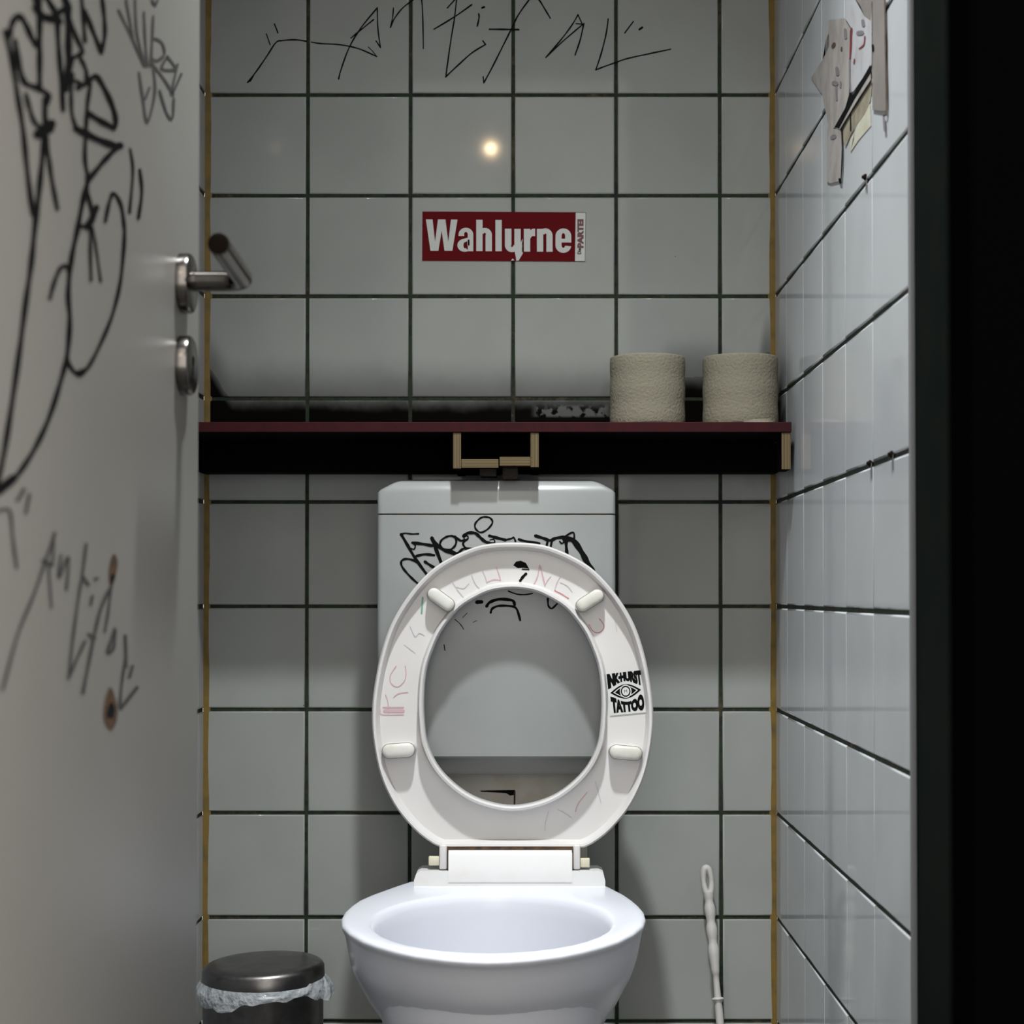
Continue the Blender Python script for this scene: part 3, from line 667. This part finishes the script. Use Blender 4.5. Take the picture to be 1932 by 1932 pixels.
rings = [iring(0.15, 0.18, 2.08), iring(0.17, 0.40, 2.06), iring(0.20, 0.74, 2.02), iring(0.25, 0.90, 2.0), iring(0.31, 0.955, 1.99), iring(0.35, 0.97, 1.988), iring(0.375, 0.978, 1.988), iring(0.388, 0.988, 1.987), iring(0.395, 1.002, 1.987), iring(0.3985, 1.024, 1.987), iring(0.3998, 1.05, 1.987),
         oring(0.400, 1, 1.772, 2.30, ins=0.010), oring(0.3996, 1, 1.772, 2.30, ins=0.005), oring(0.3986, 1, 1.772, 2.30, ins=0.002), oring(0.3968, 1, 1.772, 2.30, ins=0.0004), oring(0.3948, 1, 1.772, 2.30), oring(0.3925, 0.998, 1.7728, 2.30), oring(0.389, 0.990, 1.777, 2.30),
         oring(0.384, 0.978, 1.782, 2.29), oring(0.372, 0.965, 1.787, 2.28), oring(0.352, 0.945, 1.797, 2.27, 1.0), oring(0.338, 0.925, 1.807, 2.27, 1.03), oring(0.328, 0.905, 1.82, 2.27, 1.16), oring(0.312, 0.872, 1.835, 2.27, 1.20), oring(0.295, 0.83, 1.85, 2.27, 1.19), oring(0.274, 0.768, 1.872, 2.27, 1.15), oring(0.24, 0.68, 1.905, 2.27, 1.1),
         oring(0.2, 0.60, 1.94, 2.27, 1.05), oring(0.14, 0.545, 1.965, 2.27), oring(0.08, 0.53, 1.972, 2.28), oring(0.03, 0.56, 1.96, 2.29), oring(0.0, 0.565, 1.957, 2.29)]
loft(bm, rings); put('bowl', bm, 'porcelain', TO, 50)
bm = bmesh.new(); bm.faces.new([bm.verts.new(p) for p in iring(0.19, 0.48, 2.02)]); put('water', bm, 'water', TO)
# hinge
YH = 2.215
def P(px, py, y=YH): return on_y(px, py, y)
bm = bmesh.new()
a, b = P(781, 1663), P(1142, 1666)
zb0 = ZRIM - 0.0004; zp = P(960, 1643).z
n = 6; rr = []
prof = [(-0.5, 0.0, 0), (-0.5, 0.4, 0), (-0.487, 0.85, 0), (-0.465, 1.0, 0), (0.465, 1.0, 0), (0.49, 0.85, 0), (0.5, 0.35, 0), (0.5, 0.0, 0)]
xc, wd = (a.x + b.x) / 2, b.x - a.x
H0 = zp - zb0
loft(bm, [[Vector((xc + wd * u, y, zb0 + H0 * v)) for u, v, _ in prof] for y in (YH, YH + 0.045)])
bl, br = P(846, 1640), P(1079.5, 1640); zt_ = P(960, 1603).z
prof = [(zb0 + 0.006, YH - 0.001), (zt_ - 0.008, YH - 0.001), (zt_ - 0.003, YH + 0.0015), (zt_, YH + 0.007), (zt_, YH + 0.022), (zt_ - 0.006, YH + 0.028), (zb0 + 0.006, YH + 0.03)]
loft(bm, [[Vector((x, y, z)) for z, y in prof] for x in (bl.x, br.x)])
HB = put('seat_hinge', bm, 'hinge', TO, 30)
bm = bmesh.new(); p, q = P(843, 1603.5), P(1082, 1597); box(bm, p.x, q.x, YH + 0.004, YH + 0.02, p.z, q.z)
for xx in (843.5, 1079): p, q = P(xx, 1650), P(xx + 2.5, 1600); box(bm, p.x, q.x, YH + 0.001, YH + 0.02, p.z, q.z)
put('grime', bm, 'rust', HB)['label'] = 'brown grime line in the hinge gap'
for x0, x1, yc in ((809, 829, 1623.5), (1095, 1112.5, 1627)):
    bm = bmesh.new(); p, q = P(x0, yc + 8.5, YH + 0.012), P(x1, yc - 8.5, YH + 0.012)
    box(bm, p.x, q.x, YH + 0.006, YH + 0.018, p.z, q.z, 0.0012); put('hinge_pin', bm, 'pin', HB, 40)
    bm = bmesh.new(); lathe(bm, [(0.0052, 0), (0.0052, 0.006)], Vector((q.x if x0 < 900 else p.x - 0.004, YH + 0.012, (p.z + q.z) / 2)), Vector((1, 0, 0)), 16)
    put('rust_ring', bm, 'rust', HB, 40)
# raised seat: a ring with an outer lip, a shallow channel and an inner lip; the underside faces the doorway
SB, STP = P(967, 1599, 2.2185), on_y(967, 1023, 2.233)
SV = (STP - SB).normalized(); SN = Vector((1, 0, 0)).cross(SV).normalized()
if SN.y > 0: SN = -SN                                   # towards the camera
def seat_at(px, py, h=0.0): return on_plane(px, py, SB, SN) + SN * h
oh = [(0, 1023), (35, 1024.5), (70, 1031), (117, 1051), (156, 1077), (195, 1120), (229, 1175), (250, 1236), (263, 1304), (266.5, 1352), (264, 1395), (254, 1450), (239, 1491), (217, 1530), (182, 1570), (148, 1595), (136, 1600), (80, 1600.5)]
ih = [(0, 1110), (40, 1115), (72, 1129), (103, 1150), (133, 1188), (149, 1221), (162, 1260), (167.5, 1308), (167, 1358), (160, 1407), (136, 1453), (95, 1491), (52, 1512), (0, 1521)]
def polar(pts, closed_bottom):
    full = [(967 + x, y) for x, y in pts] + [(967 - x, y) for x, y in reversed(pts) if x > 0]
    return [Vector(p) for p in full]
def sample(poly, c, ang):
    d = Vector((math.sin(ang), -math.cos(ang))); best = None
    for i in range(len(poly)):
        a, b = poly[i] - c, poly[(i + 1) % len(poly)] - c
        e = b - a; den = d.x * e.y - d.y * e.x
        if abs(den) < 1e-9: continue
        t = (a.x * e.y - a.y * e.x) / den; s = (a.x * d.y - a.y * d.x) / den
        if t > 0 and -1e-6 <= s <= 1 + 1e-6: best = t if best is None else max(best, t)
    return c + d * best
cpt = Vector((967, 1313))
op = [p for p in catmull(polar(oh, 0), 5, True)]; ip = [p for p in catmull(polar(ih, 0), 5, True)]
NA = 128; ring_o, ring_i = [], []
for i in range(NA):
    a = 2 * PI * i / NA
    ring_o.append(seat_at(*sample(op, cpt, a))); ring_i.append(seat_at(*sample(ip, cpt, a)))
CH = 0.017                                              # channel depth
bm = bmesh.new(); rows = []
for O, I in zip(ring_o, ring_i):
    d = (I - O); L = d.length; d = d / L; q_ = max(0.0, min(1.0, (0.72 - I.z) / 0.12)) * 0.007
    st = [(0.004, -0.036), (0.0, -0.024), (0.0, -0.006), (0.0008, -0.002), (0.0028, 0.0), (0.0058, -0.0006), (0.0078, -0.004), (0.0092, -CH + 0.003), (0.0105, -CH),
          (L - 0.0095, -CH), (L - 0.0082, -CH + 0.0025), (L - 0.0068, q_ - 0.004), (L - 0.0055, q_ - 0.001), (L - 0.0025, q_ - 0.0004), (L - 0.0005, q_ - 0.003), (L, q_ - 0.010), (L, -0.022), (L - 0.003, -0.028), (L - 0.014, -0.036), (L * 0.5, -0.041), (0.014, -0.040)]
    rows.append([O + d * s + SN * h for s, h in st])
vr = [[bm.verts.new(p) for p in r] for r in rows]; ns = len(rows[0])
for i in range(NA):
    for j in range(ns):
        bm.faces.new((vr[i][j], vr[i][(j + 1) % ns], vr[(i + 1) % NA][(j + 1) % ns], vr[(i + 1) % NA][j]))
SE = put('toilet_seat', bm, 'seat', TO, 45)
for x0, x1 in ((828.5, 843.5), (1081, 1095)):           # lugs on the hinge axle
    bm = bmesh.new(); p, q = P(x0, 1641, YH + 0.002), P(x1, 1594, YH + 0.002)
    box(bm, p.x, q.x, YH + 0.002, YH + 0.026, p.z, q.z, 0.0025, 3); put('hinge_lug', bm, 'seat', SE, 40)
SU = Vector((1, 0, 0))
def buffer(px, py, ln, wd, ang, shx=1.0):
    c = seat_at(px, py, 0.0); e1 = (SU * math.cos(ang) + SV * math.sin(ang)); e2 = (-SU * math.sin(ang) + SV * math.cos(ang))
    bm = bmesh.new(); rings = []
    r0 = wd / 2; l0 = ln / 2 - r0
    def stad(k, h):
        pts = []
        for s, a0 in ((1, -90), (-1, 90)):
            pts += [c + e1 * (s * l0 + k * r0 * math.cos(math.radians(a0 + 180 * i / 10))) + e2 * (k * r0 * math.sin(math.radians(a0 + 180 * i / 10))) + SN * h for i in range(11)]
        return pts
    for k, h in ((1.16, -CH - 0.001), (1.13, -0.012), (1.10, -0.001), (1.06, 0.0012)): rings.append(stad(k, h))
    loft(bm, rings, True, True); bm.faces.ensure_lookup_table(); bm.faces[-1].material_index = 1; o = put('buffer_base', bm, ['seat', 'rust'], SE, 30)
    bm = bmesh.new(); loft(bm, [stad(1.0, -0.001), stad(1.0, 0.0028), stad(0.95, 0.0046), stad(0.80, 0.0062), stad(0.55, 0.0071), stad(0.2, 0.0074)])
    put('buffer', bm, 'buffer', SE, 50)
mpp = 2.2 / F
buffer(832, 1131, 58 * mpp, 25 * mpp, math.radians(-36)); buffer(1113, 1133, 58 * mpp, 25 * mpp, math.radians(33))
buffer(752, 1416, 62 * mpp, 27 * mpp, math.radians(4)); buffer(1180.5, 1420, 62 * mpp, 26 * mpp, math.radians(-5))
# worn felt-tip words on the underside of the seat
def m_seat(px, py, off): return on_plane(px, py, SB + SN * (-CH + 0.0005 + off), SN)
k = Ink(m_seat, (740, 960), 4.6)
for letter in ([([(525, 640), (570, 710), (625, 775)], 9, 0), ([(560, 680), (620, 690), (665, 650)], 8, 0), ([(690, 580), (720, 650), (755, 690)], 9, 0)],
               [([(785, 540), (810, 600), (820, 640)], 9, 0), ([(820, 640), (880, 615), (940, 620)], 10, 1), ([(905, 510), (930, 580), (940, 620)], 10, 1)],
               [([(1280, 490), (1260, 590), (1230, 655)], 11, 1), ([(1285, 500), (1310, 600), (1325, 665)], 14, 1), ([(1325, 665), (1350, 620), (1375, 590)], 8, 1)],
               [([(1460, 590), (1430, 640), (1410, 710)], 9, 0), ([(1460, 640), (1520, 670), (1560, 720)], 8, 0), ([(1410, 710), (1470, 740), (1530, 778)], 10, 2)]):
    k = Ink(m_seat, (740, 960), 4.6)
    for p, w, mi in letter: k.stroke(p, w, mi=mi)
    k.done('graffiti', ['lilac', 'pink', 'pink_red', 'teal', 'ink'], SE, 'faded pink felt-tip letter at the top of the seat')
k = Ink(m_seat, (740, 960), 4.6); k.stroke([(265, 770), (255, 905)], 16, mi=3); k.done('pen_mark', ['lilac', 'pink', 'pink_red', 'teal', 'ink'], SE, 'green pen streak')
k = Ink(m_seat, (740, 960), 4.6)
k.blob([(1050, 490), (1075, 458), (1115, 450), (1160, 470), (1188, 520), (1140, 512), (1090, 515)], 4); k.stroke([(1130, 524), (1186, 528)], 12, mi=4)
k.stroke([(1112, 622), (1135, 590), (1160, 565)], 27, mi=4); k.done('pen_mark', ['lilac', 'pink', 'pink_red', 'teal', 'ink'], SE, 'black blot at the top')
k = Ink(m_seat, (960, 1010), 6.44)
k.stroke([(975, 1085), (1020, 1160), (1080, 1185), (1140, 1150), (1155, 1090), (1100, 1015)], 11, mi=2); k.stroke([(1290, 1030), (1310, 1170)], 8, mi=0); k.done('pen_mark', ['lilac', 'pink', 'pink_red', 'teal', 'ink'], SE, 'red curl below the right buffer')
k = Ink(m_seat, (690, 1010), 6.44)
k.stroke([(480, 1590), (490, 1680), (470, 1770), (390, 1840), (310, 1800), (300, 1700), (370, 1590)], 13, mi=1)
k.stroke([(540, 1110), (600, 1230), (650, 1190), (710, 1215)], 10, mi=0); k.stroke([(470, 1330), (560, 1400), (600, 1430)], 8, mi=0)
k.o, k.s = (690, 1300), 6.44
k.stroke([(340, 100), (400, 55), (510, 40)], 12, mi=1); k.stroke([(130, 265), (180, 260), (200, 310), (460, 310)], 12, mi=1); k.stroke([(210, 222), (460, 222)], 14, mi=1); k.stroke([(240, 70), (270, 160), (280, 300)], 12, mi=1); k.stroke([(230, 265), (455, 265)], 40, mi=1)
k.done('graffiti', ['lilac', 'pink', 'pink_red', 'teal', 'ink'], SE, 'faded pink letters down the left side')
k = Ink(m_seat, (950, 1240), 5.083)
k.stroke([(880, 1190), (900, 1260), (935, 1400)], 7, mi=0); k.stroke([(800, 1300), (720, 1400), (690, 1480)], 12, mi=1); k.stroke([(430, 1480), (400, 1600), (400, 1660)], 7, mi=0); k.stroke([(520, 1460), (580, 1490), (650, 1540)], 8, mi=0)
k.done('graffiti', ['lilac', 'pink', 'pink_red', 'teal', 'ink'], SE, 'faint pen lines along the bottom')

# tattoo-shop sticker on the raised seat
q4 = [(1151, 1350.5), (1219, 1344), (1210, 1263), (1143, 1271)]
SO = seat_at(1183, 1307, -CH + 0.0012)
def tat(u, v, off=0.0):
    b = Vector(q4[0]).lerp(Vector(q4[1]), u); t = Vector(q4[3]).lerp(Vector(q4[2]), u); p = b.lerp(t, v)
    return on_plane(p.x, p.y, SO + SN * off, SN)
TS = thing('sticker', 'small black and white square sticker with an eye on the raised toilet seat', 'sticker', tat(0.5, 0))
bm = bmesh.new(); quad(bm, [tat(0, 0), tat(1, 0), tat(1, 1), tat(0, 1)]); put('backing', bm, 'white', TS)
bm = bmesh.new()
def up(u): return 0.625 + 0.145 * math.cos((u - 0.5) * PI) ** 1.5
def lo(u): return 0.455 - 0.165 * math.cos((u - 0.5) * PI) ** 1.5
text_bm(bm, 'INK·HURST', lambda u, v: tat(0.02 + 0.96 * u, up(u) - 0.0 + (0.99 - up(u)) * v, 2e-4), 0.085, 0, cuts=2)
text_bm(bm, 'TATTOO', lambda u, v: tat(0.06 + 0.92 * u, 0.05 + (lo(u) - 0.05) * v, 2e-4), 0.085, 0, cuts=2)
put('lettering', bm, 'ink', TS)['label'] = 'black hand-drawn letters'
def ell(cx, cy, rx, ry, off, n=36): return [tat(cx + rx * math.cos(2 * PI * i / n), cy + ry * math.sin(2 * PI * i / n), off) for i in range(n)]
bm = bmesh.new()
def almond(k, off, mi):
    n = 18; pts = [tat(0.5 + k * (i / n - 0.5) * 0.86, 0.535 + k * 0.168 * math.cos((i / n - 0.5) * PI), off) for i in range(n + 1)] + [tat(0.5 + k * (0.5 - i / n) * 0.86, 0.535 - k * 0.168 * math.cos((i / n - 0.5) * PI), off) for i in range(1, n)]
    f = bm.faces.new([bm.verts.new(p) for p in pts]); f.material_index = mi
almond(1.0, 2.2e-4, 0); almond(0.80, 2.6e-4, 1); almond(0.70, 3.0e-4, 0)
for r, off, mi in ((0.155, 3.4e-4, 1), (0.130, 3.8e-4, 0), (0.098, 4.2e-4, 1)):
    f = bm.faces.new([bm.verts.new(p) for p in ell(0.5, 0.535, r * 1.05, r, off)]); f.material_index = mi
text_bm(bm, 'M', lambda u, v: tat(0.46 + 0.08 * u, 0.50 + 0.07 * v, 4.6e-4), 0.0, 0)
# little heart under the eye
hp = [tat(0.5 + 0.045 * 16 * math.sin(t) ** 3 / 16, 0.14 + 0.045 * (13 * math.cos(t) - 5 * math.cos(2 * t) - 2 * math.cos(3 * t) - math.cos(4 * t)) / 16, 3e-4) for t in [2 * PI * i / 24 for i in range(24)]]
put('eye_drawing', bm, ['ink', 'white'], TS)['label'] = 'drawn eye with round iris'

# ------------------------------------------------------------------ pedal bin
bx_, by_ = (499 - CX) / F * 2.30, 2.30
BN = thing('pedal_bin', 'small round steel waste bin with plastic liner hanging out in the left corner', 'waste bin', (bx_, by_, 0))
c = Vector((bx_, by_, 0)); R = 0.0832
bm = bmesh.new(); lathe(bm, [(R - 0.006, 0.012), (R - 0.001, 0.014), (R, 0.018), (R, 0.245), (R + 0.0012, 0.248), (R - 0.001, 0.251), (R - 0.003, 0.248), (R - 0.003, 0.03)], c, n=72)
put('body', bm, 'bin_steel', BN, 40)
bm = bmesh.new(); lathe(bm, [(R + 0.002, 0.0), (R + 0.003, 0.004), (R + 0.002, 0.013), (R - 0.01, 0.0135)], c, n=48); put('base_ring', bm, 'black_and_shade', BN, 40)
bm = bmesh.new(); tl = Matrix.Rotation(math.radians(-1.6), 3, 'Y')
prof = [(R - 0.004, 0.2560), (R + 0.0012, 0.2545), (R + 0.0015, 0.258), (R + 0.001, 0.272), (R - 0.002, 0.2765), (R - 0.007, 0.2790), (R - 0.02, 0.2802), (R - 0.05, 0.2815), (0.004, 0.282)]
lathe(bm, prof, Vector((0, 0, 0)), n=72)
for v in bm.verts: v.co = tl @ (v.co - Vector((0, 0, 0.256))) + Vector((0, 0, 0.256)) + c + Vector((0.0005, 0, 0))
put('lid', bm, 'bin_steel', BN, 40)
bm = bmesh.new(); rows = []
rnd = random.Random(3); ph = [rnd.uniform(0, 6.28) for _ in range(8)]
NL = 96
for k in range(6):
    row = []
    for i in range(NL):
        a = 2 * PI * i / NL
        w = math.sin(3 * a + ph[0]) * 0.35 + math.sin(7 * a + ph[1]) * 0.25 + math.sin(13 * a + ph[2]) * 0.18
        drop = 0.019 + 0.009 * w + 0.006 * math.sin(2 * a + 0.6)
        t = k / 5; flare = 0.0035 + 0.010 * max(0, math.cos(a - 0.35)) ** 4 + 0.007 * max(0, math.cos(a - PI - 0.1)) ** 4
        r = R + 0.0012 + flare * math.sin(t * PI * 0.62) + 0.0016 * math.sin(19 * a + k) * t
        row.append(c + Vector((r * math.cos(a), r * math.sin(a), 0.2555 + (0.006 if math.cos(a) > 0.8 else 0.002) * (1 - t) - drop * t * (0.8 + 0.2 * t) + 0.001 * math.sin(23 * a + ph[3]) * t)))
    rows.append(row)
loft(bm, rows, False, False); put('liner', bm, 'film', BN, 80)['label'] = 'crumpled translucent plastic liner'

# ------------------------------------------------------------------ toilet brush
top, btm = on_y(1332, 1633, 2.425), on_y(1371, 2070, 2.36)
TB = thing('toilet_brush', 'white toilet brush leaning on the tiles right of the toilet', 'toilet brush', (btm.x, btm.y, 0))
ax = (btm - top).normalized()
def along(py):                                           # point on the axis at a given picture height
    lo_, hi_ = 0.0, 1.2
    L_ = (btm - top).length; t = (py - 1633) / (2070 - 1633); return top + (btm - top) * t
m = 2.41 / F
prof = [(1684, 9.5), (1690, 9.8), (1697, 8.4), (1702, 7.6), (1708, 8.8), (1715, 10.4), (1724, 10.4), (1734, 8.6), (1741, 7.6), (1747, 9.0), (1754, 10.4), (1762, 10.4), (1773, 8.8), (1781, 7.8), (1787, 9.2), (1795, 10.6), (1804, 10.4), (1818, 9.0), (1832, 7.8), (1840, 7.2), (1842, 6.0), (1855, 5.8), (1900, 6.8), (1930, 7.2)]
# grip with an eyelet at its end
bm = bmesh.new()
rings = []
e1 = ax.cross(Vector((0, 1, 0))).normalized(); e2 = ax.cross(e1)
for py, r in prof: rings.append([along(py) + (e1 * math.cos(2 * PI * i / 20) + e2 * math.sin(2 * PI * i / 20)) * r * m for i in range(20)])
loft(bm, rings)
lp = []; cc = along(1664)
for i in range(28):
    a = 2 * PI * i / 28; lp.append(cc - ax * math.cos(a) * 25 * m + e1 * math.sin(a) * 7.4 * m)
rr = [0.0039 + 0.0018 * max(0, math.cos(2 * PI * i / 28)) + 0.0012 * max(0, -math.cos(2 * PI * i / 28)) for i in range(28)]
rings = []
for i, p in enumerate(lp):
    t = (lp[(i + 1) % 28] - lp[i - 1]).normalized(); u = e2; v = t.cross(u).normalized()
    rings.append([p + (u * math.cos(2 * PI * k / 12) * 1.35 + v * math.sin(2 * PI * k / 12)) * rr[i] for k in range(12)])
rings.append(rings[0]); loft(bm, rings, False, False)
put('handle', bm, 'brush', TB, 60)
bm = bmesh.new(); cc = along(1888); lathe(bm, [(5 * m, -0.003), (10.5 * m, -0.0015), (11.5 * m, 0.0), (10.5 * m, 0.0012), (6.5 * m, 0.006), (7.5 * m, 0.012)], cc, ax, 28); put('collar', bm, 'brush', TB, 50)
end = top + ax * ((top.z - 0.11) / -ax.z)
bm = bmesh.new(); tube(bm, [along(1902), along(2000), end], [7.2 * m, 7.6 * m, 7.6 * m], 20); put('stem', bm, 'brush', TB, 60)
bm = bmesh.new(); hb = Vector((end.x, end.y, 0))
lathe(bm, [(0.04, 0.0), (0.044, 0.004), (0.042, 0.05), (0.040, 0.115), (0.037, 0.115), (0.038, 0.05), (0.036, 0.008)], hb, n=40); put('holder', bm, 'brush', TB, 40)
bm = bmesh.new(); lathe(bm, [(0.012, 0.03), (0.028, 0.04), (0.032, 0.06), (0.028, 0.09), (0.010, 0.112)], hb, n=32); put('bristle_head', bm, 'brush', TB, 60)

# ------------------------------------------------------------------ torn papers and tape on the right wall
def m_right(base): return lambda px, py, off: on_x(px, py, XR - base - off)
def scrap(name, mats, polys, strokes, base, label, cat='paper', first='sheet'):
    k = Ink(m_right(base), (1530, 0), 5.365)
    for p, mi in polys: k.blob(p, mi, off=0.00003 * len(k.bm.faces))
    o = k.done(name, mats, None); tag(o, label, cat)
    if strokes:
        for p, w, mi in strokes:
            s = Ink(m_right(base + 0.0004), (1530, 0), 5.365); s.stroke(p, w, mi=mi); s.done('ink_mark', ['ink', 'red_ink', 'smudge', 'rust'], o)
    return o
scrap('glue_residue', ['glue', 'pale_glue'], [([(600, 1050), (610, 1270), (480, 1420), (400, 1540), (395, 1420), (470, 1280), (480, 1130)], 1),
      ([(310, 1310), (430, 1090), (620, 800), (605, 1010), (545, 1150), (480, 1240), (400, 1370), (350, 1490), (325, 1420)], 0)],
      [([(400, 1160), (402, 1320)], 14, 0)], 0.0006, 'brown and yellow glue residue on the right wall below the torn posters', 'glue stain')
scrap('paper_scrap', ['sheet'], [([(180, 200), (340, 185), (395, 290), (385, 960), (310, 1220), (240, 1290), (190, 1330), (110, 950), (0, 790), (120, 600), (185, 470)], 0)],
      [([(232, 840), (255, 845)], 46, 2), ([(262, 690), (268, 750)], 34, 2), ([(255, 880), (260, 1010)], 18, 2), ([(222, 470), (235, 445)], 34, 3), ([(310, 480), (308, 510)], 16, 3), ([(300, 830), (298, 880)], 18, 2), ([(345, 300), (350, 380)], 30, 2)],
      0.0010, 'torn beige paper scrap with smudges on the right wall beside the corner', 'paper scrap')
scrap('paper_scrap', ['sheet_white', 'tape'], [([(350, -30), (615, -30), (615, 655), (430, 925), (402, 930), (405, 280), (345, 180)], 0), ([(435, -30), (618, -30), (605, 205), (540, 160), (500, 60)], 1)],
      [([(410, 290), (405, 420), (395, 590)], 22, 1), ([(392, 600), (392, 800), (400, 930)], 18, 2), ([(480, 335), (515, 330)], 46, 2), ([(525, 210), (530, 255)], 34, 2), ([(545, 370), (535, 450), (490, 490)], 16, 1), ([(440, 600), (435, 640)], 14, 1)],
      0.0014, 'white torn poster scrap with red marks on the upper right wall', 'paper scrap')
s = scrap('poster_edge', ['ink'], [([(238, 1285), (400, 1000), (395, 930), (425, 965), (600, 655), (608, 735), (440, 1010), (285, 1300)], 0)], [], 0.0018, 'black slanting torn poster edge on the right wall', 'paper scrap')
k = Ink(m_right(0.0019), (1530, 0), 5.365); k.stroke([(300, 1310), (430, 1090), (605, 815)], 12); k.done('torn_line', 'ink', s)
k = Ink(m_right(0.0017), (1530, 0), 5.365); k.blob([(275, 1300), (440, 1010), (605, 740), (605, 815), (430, 1085), (300, 1310)], 0); k.done('paper_strip', 'sheet', s)
scrap('tape_strip', ['tape'], [([(622, -30), (742, -30), (752, 500), (758, 1120), (720, 1125), (622, 1110)], 0)], [([(748, -30), (752, 300), (758, 700), (762, 1120), (735, 1170)], 16, 3), ([(625, 460), (627, 510)], 24, 0), ([(735, 1170), (745, 1320)], 22, 2)],
      0.0016, 'long grey brown tape strip at the top of the right wall', 'tape')
scrap('paper_scrap', ['sheet'], [([(165, 1300), (305, 1310), (312, 1500), (300, 1830), (200, 1855), (160, 1840)], 0)], [([(312, 1310), (322, 1560), (305, 1830)], 11, 0), ([(290, 1815), (300, 1850)], 26, 0), ([(215, 1390), (235, 1380)], 44, 2)],
      0.0012, 'narrow beige paper strip hanging lowest of the scraps on the right wall', 'paper scrap')
# screws left sticking out of the grout
for px, py, lab in ((1634.5, 334, 'dark screw stub in the grout under the torn posters'), (1643.5, 874, 'dark screw stub in the blue grout, the left one of the pair'), (1684, 857, 'dark screw stub in the blue grout, nearer the tile edge')):
    c = on_x(px, py, XR); bm = bmesh.new()
    lathe(bm, [(0.0035, -0.002), (0.0035, 0.002), (0.0024, 0.0028), (0.0018, 0.0045), (0.001, 0.005)], c, Vector((-1, 0, 0)), 14)
    k = Ink(m_right(0.0005)); o = tag(put('screw', bm, 'dark_cap', None, 40), lab, 'screw', 'screw stubs in the right wall')
    k.stroke([(px, py), (px + 0.8, py + 28)], 3.0, taper=True); k.done('drip_stain', 'smudge', o)

# ------------------------------------------------------------------ light
def light(name, kind, loc, energy, col, **kw):
    l = bpy.data.lights.new(name, kind); l.energy = energy; l.color = col
    for k_, v in kw.items(): setattr(l, k_, v)
    o = bpy.data.objects.new(name, l); C.objects.link(o); o.location = loc; return o
LP = Vector((0.015, 1.49, 2.32))
lamp = light('cubicle_lamp', 'SPOT', LP, 156.0, (0.95, 0.99, 1.0), spot_size=math.radians(150), spot_blend=0.2, shadow_soft_size=0.045)
ld = lamp.data; ld.use_nodes = True; nt = ld.node_tree; em = nt.nodes['Emission']      # beam profile of the downlight: bright core, soft fall-off
ge = N(nt, 'ShaderNodeNewGeometry'); dp = N(nt, 'ShaderNodeVectorMath', operation='DOT_PRODUCT')
dp.inputs[1].default_value = (0.0, math.sin(math.radians(10)), -math.cos(math.radians(10)))
nt.links.new(ge.outputs['Incoming'], dp.inputs[0])
cosv = math_node(nt, 'ABSOLUTE', dp.outputs['Value'])
rp = N(nt, 'ShaderNodeValToRGB'); nt.links.new(math_node(nt, 'MULTIPLY', math_node(nt, 'SUBTRACT', cosv, 0.6), 2.5), rp.inputs['Fac'])
stops = [(0.60, 0.0), (0.69, 0.03), (0.766, 0.08), (0.82, 0.13), (0.879, 0.32), (0.914, 0.58), (0.946, 0.84), (0.961, 1.0), (0.970, 1.13), (0.988, 1.25), (0.996, 1.6), (1.0, 1.75)]
for k_, (cv, val) in ((0, stops[0]), (1, stops[-1])): rp.color_ramp.elements[k_].position = (cv - 0.6) * 2.5; rp.color_ramp.elements[k_].color = (val / 1.8,) * 3 + (1,)
for cv, val in stops[1:-1]: rp.color_ramp.elements.new((cv - 0.6) * 2.5).color = (val / 1.8,) * 3 + (1,)
nt.links.new(math_node(nt, 'MULTIPLY', rp.outputs['Color'], 1.8), em.inputs['Strength'])
light('corridor_lamp', 'POINT', (-0.15, -0.45, 2.25), 4.5, (1.0, 0.74, 0.42), shadow_soft_size=0.015)
w = bpy.data.worlds.new('world'); bpy.context.scene.world = w; w.use_nodes = True
w.node_tree.nodes['Background'].inputs[0].default_value = (1.0, 0.97, 0.92, 1); w.node_tree.nodes['Background'].inputs[1].default_value = 2.9

# ------------------------------------------------------------------ camera
cd = bpy.data.cameras.new('camera'); cam = bpy.data.objects.new('camera', cd); C.objects.link(cam)
cam.location = CAM; cam.rotation_euler = (PI / 2 + PITCH, 0, 0)
cd.sensor_width = 36; cd.lens = F / 1932 * 36; cd.shift_x = (966 - CX) / 1932; cd.shift_y = (CY - 966) / 1932
cd.clip_start = 0.02
cd.dof.use_dof = True; cd.dof.focus_distance = 2.2; cd.dof.aperture_fstop = 7.5
sc = bpy.context.scene; sc.camera = cam
sc.view_settings.view_transform = 'Standard'; sc.view_settings.look = 'None'; sc.view_settings.exposure = 0.0
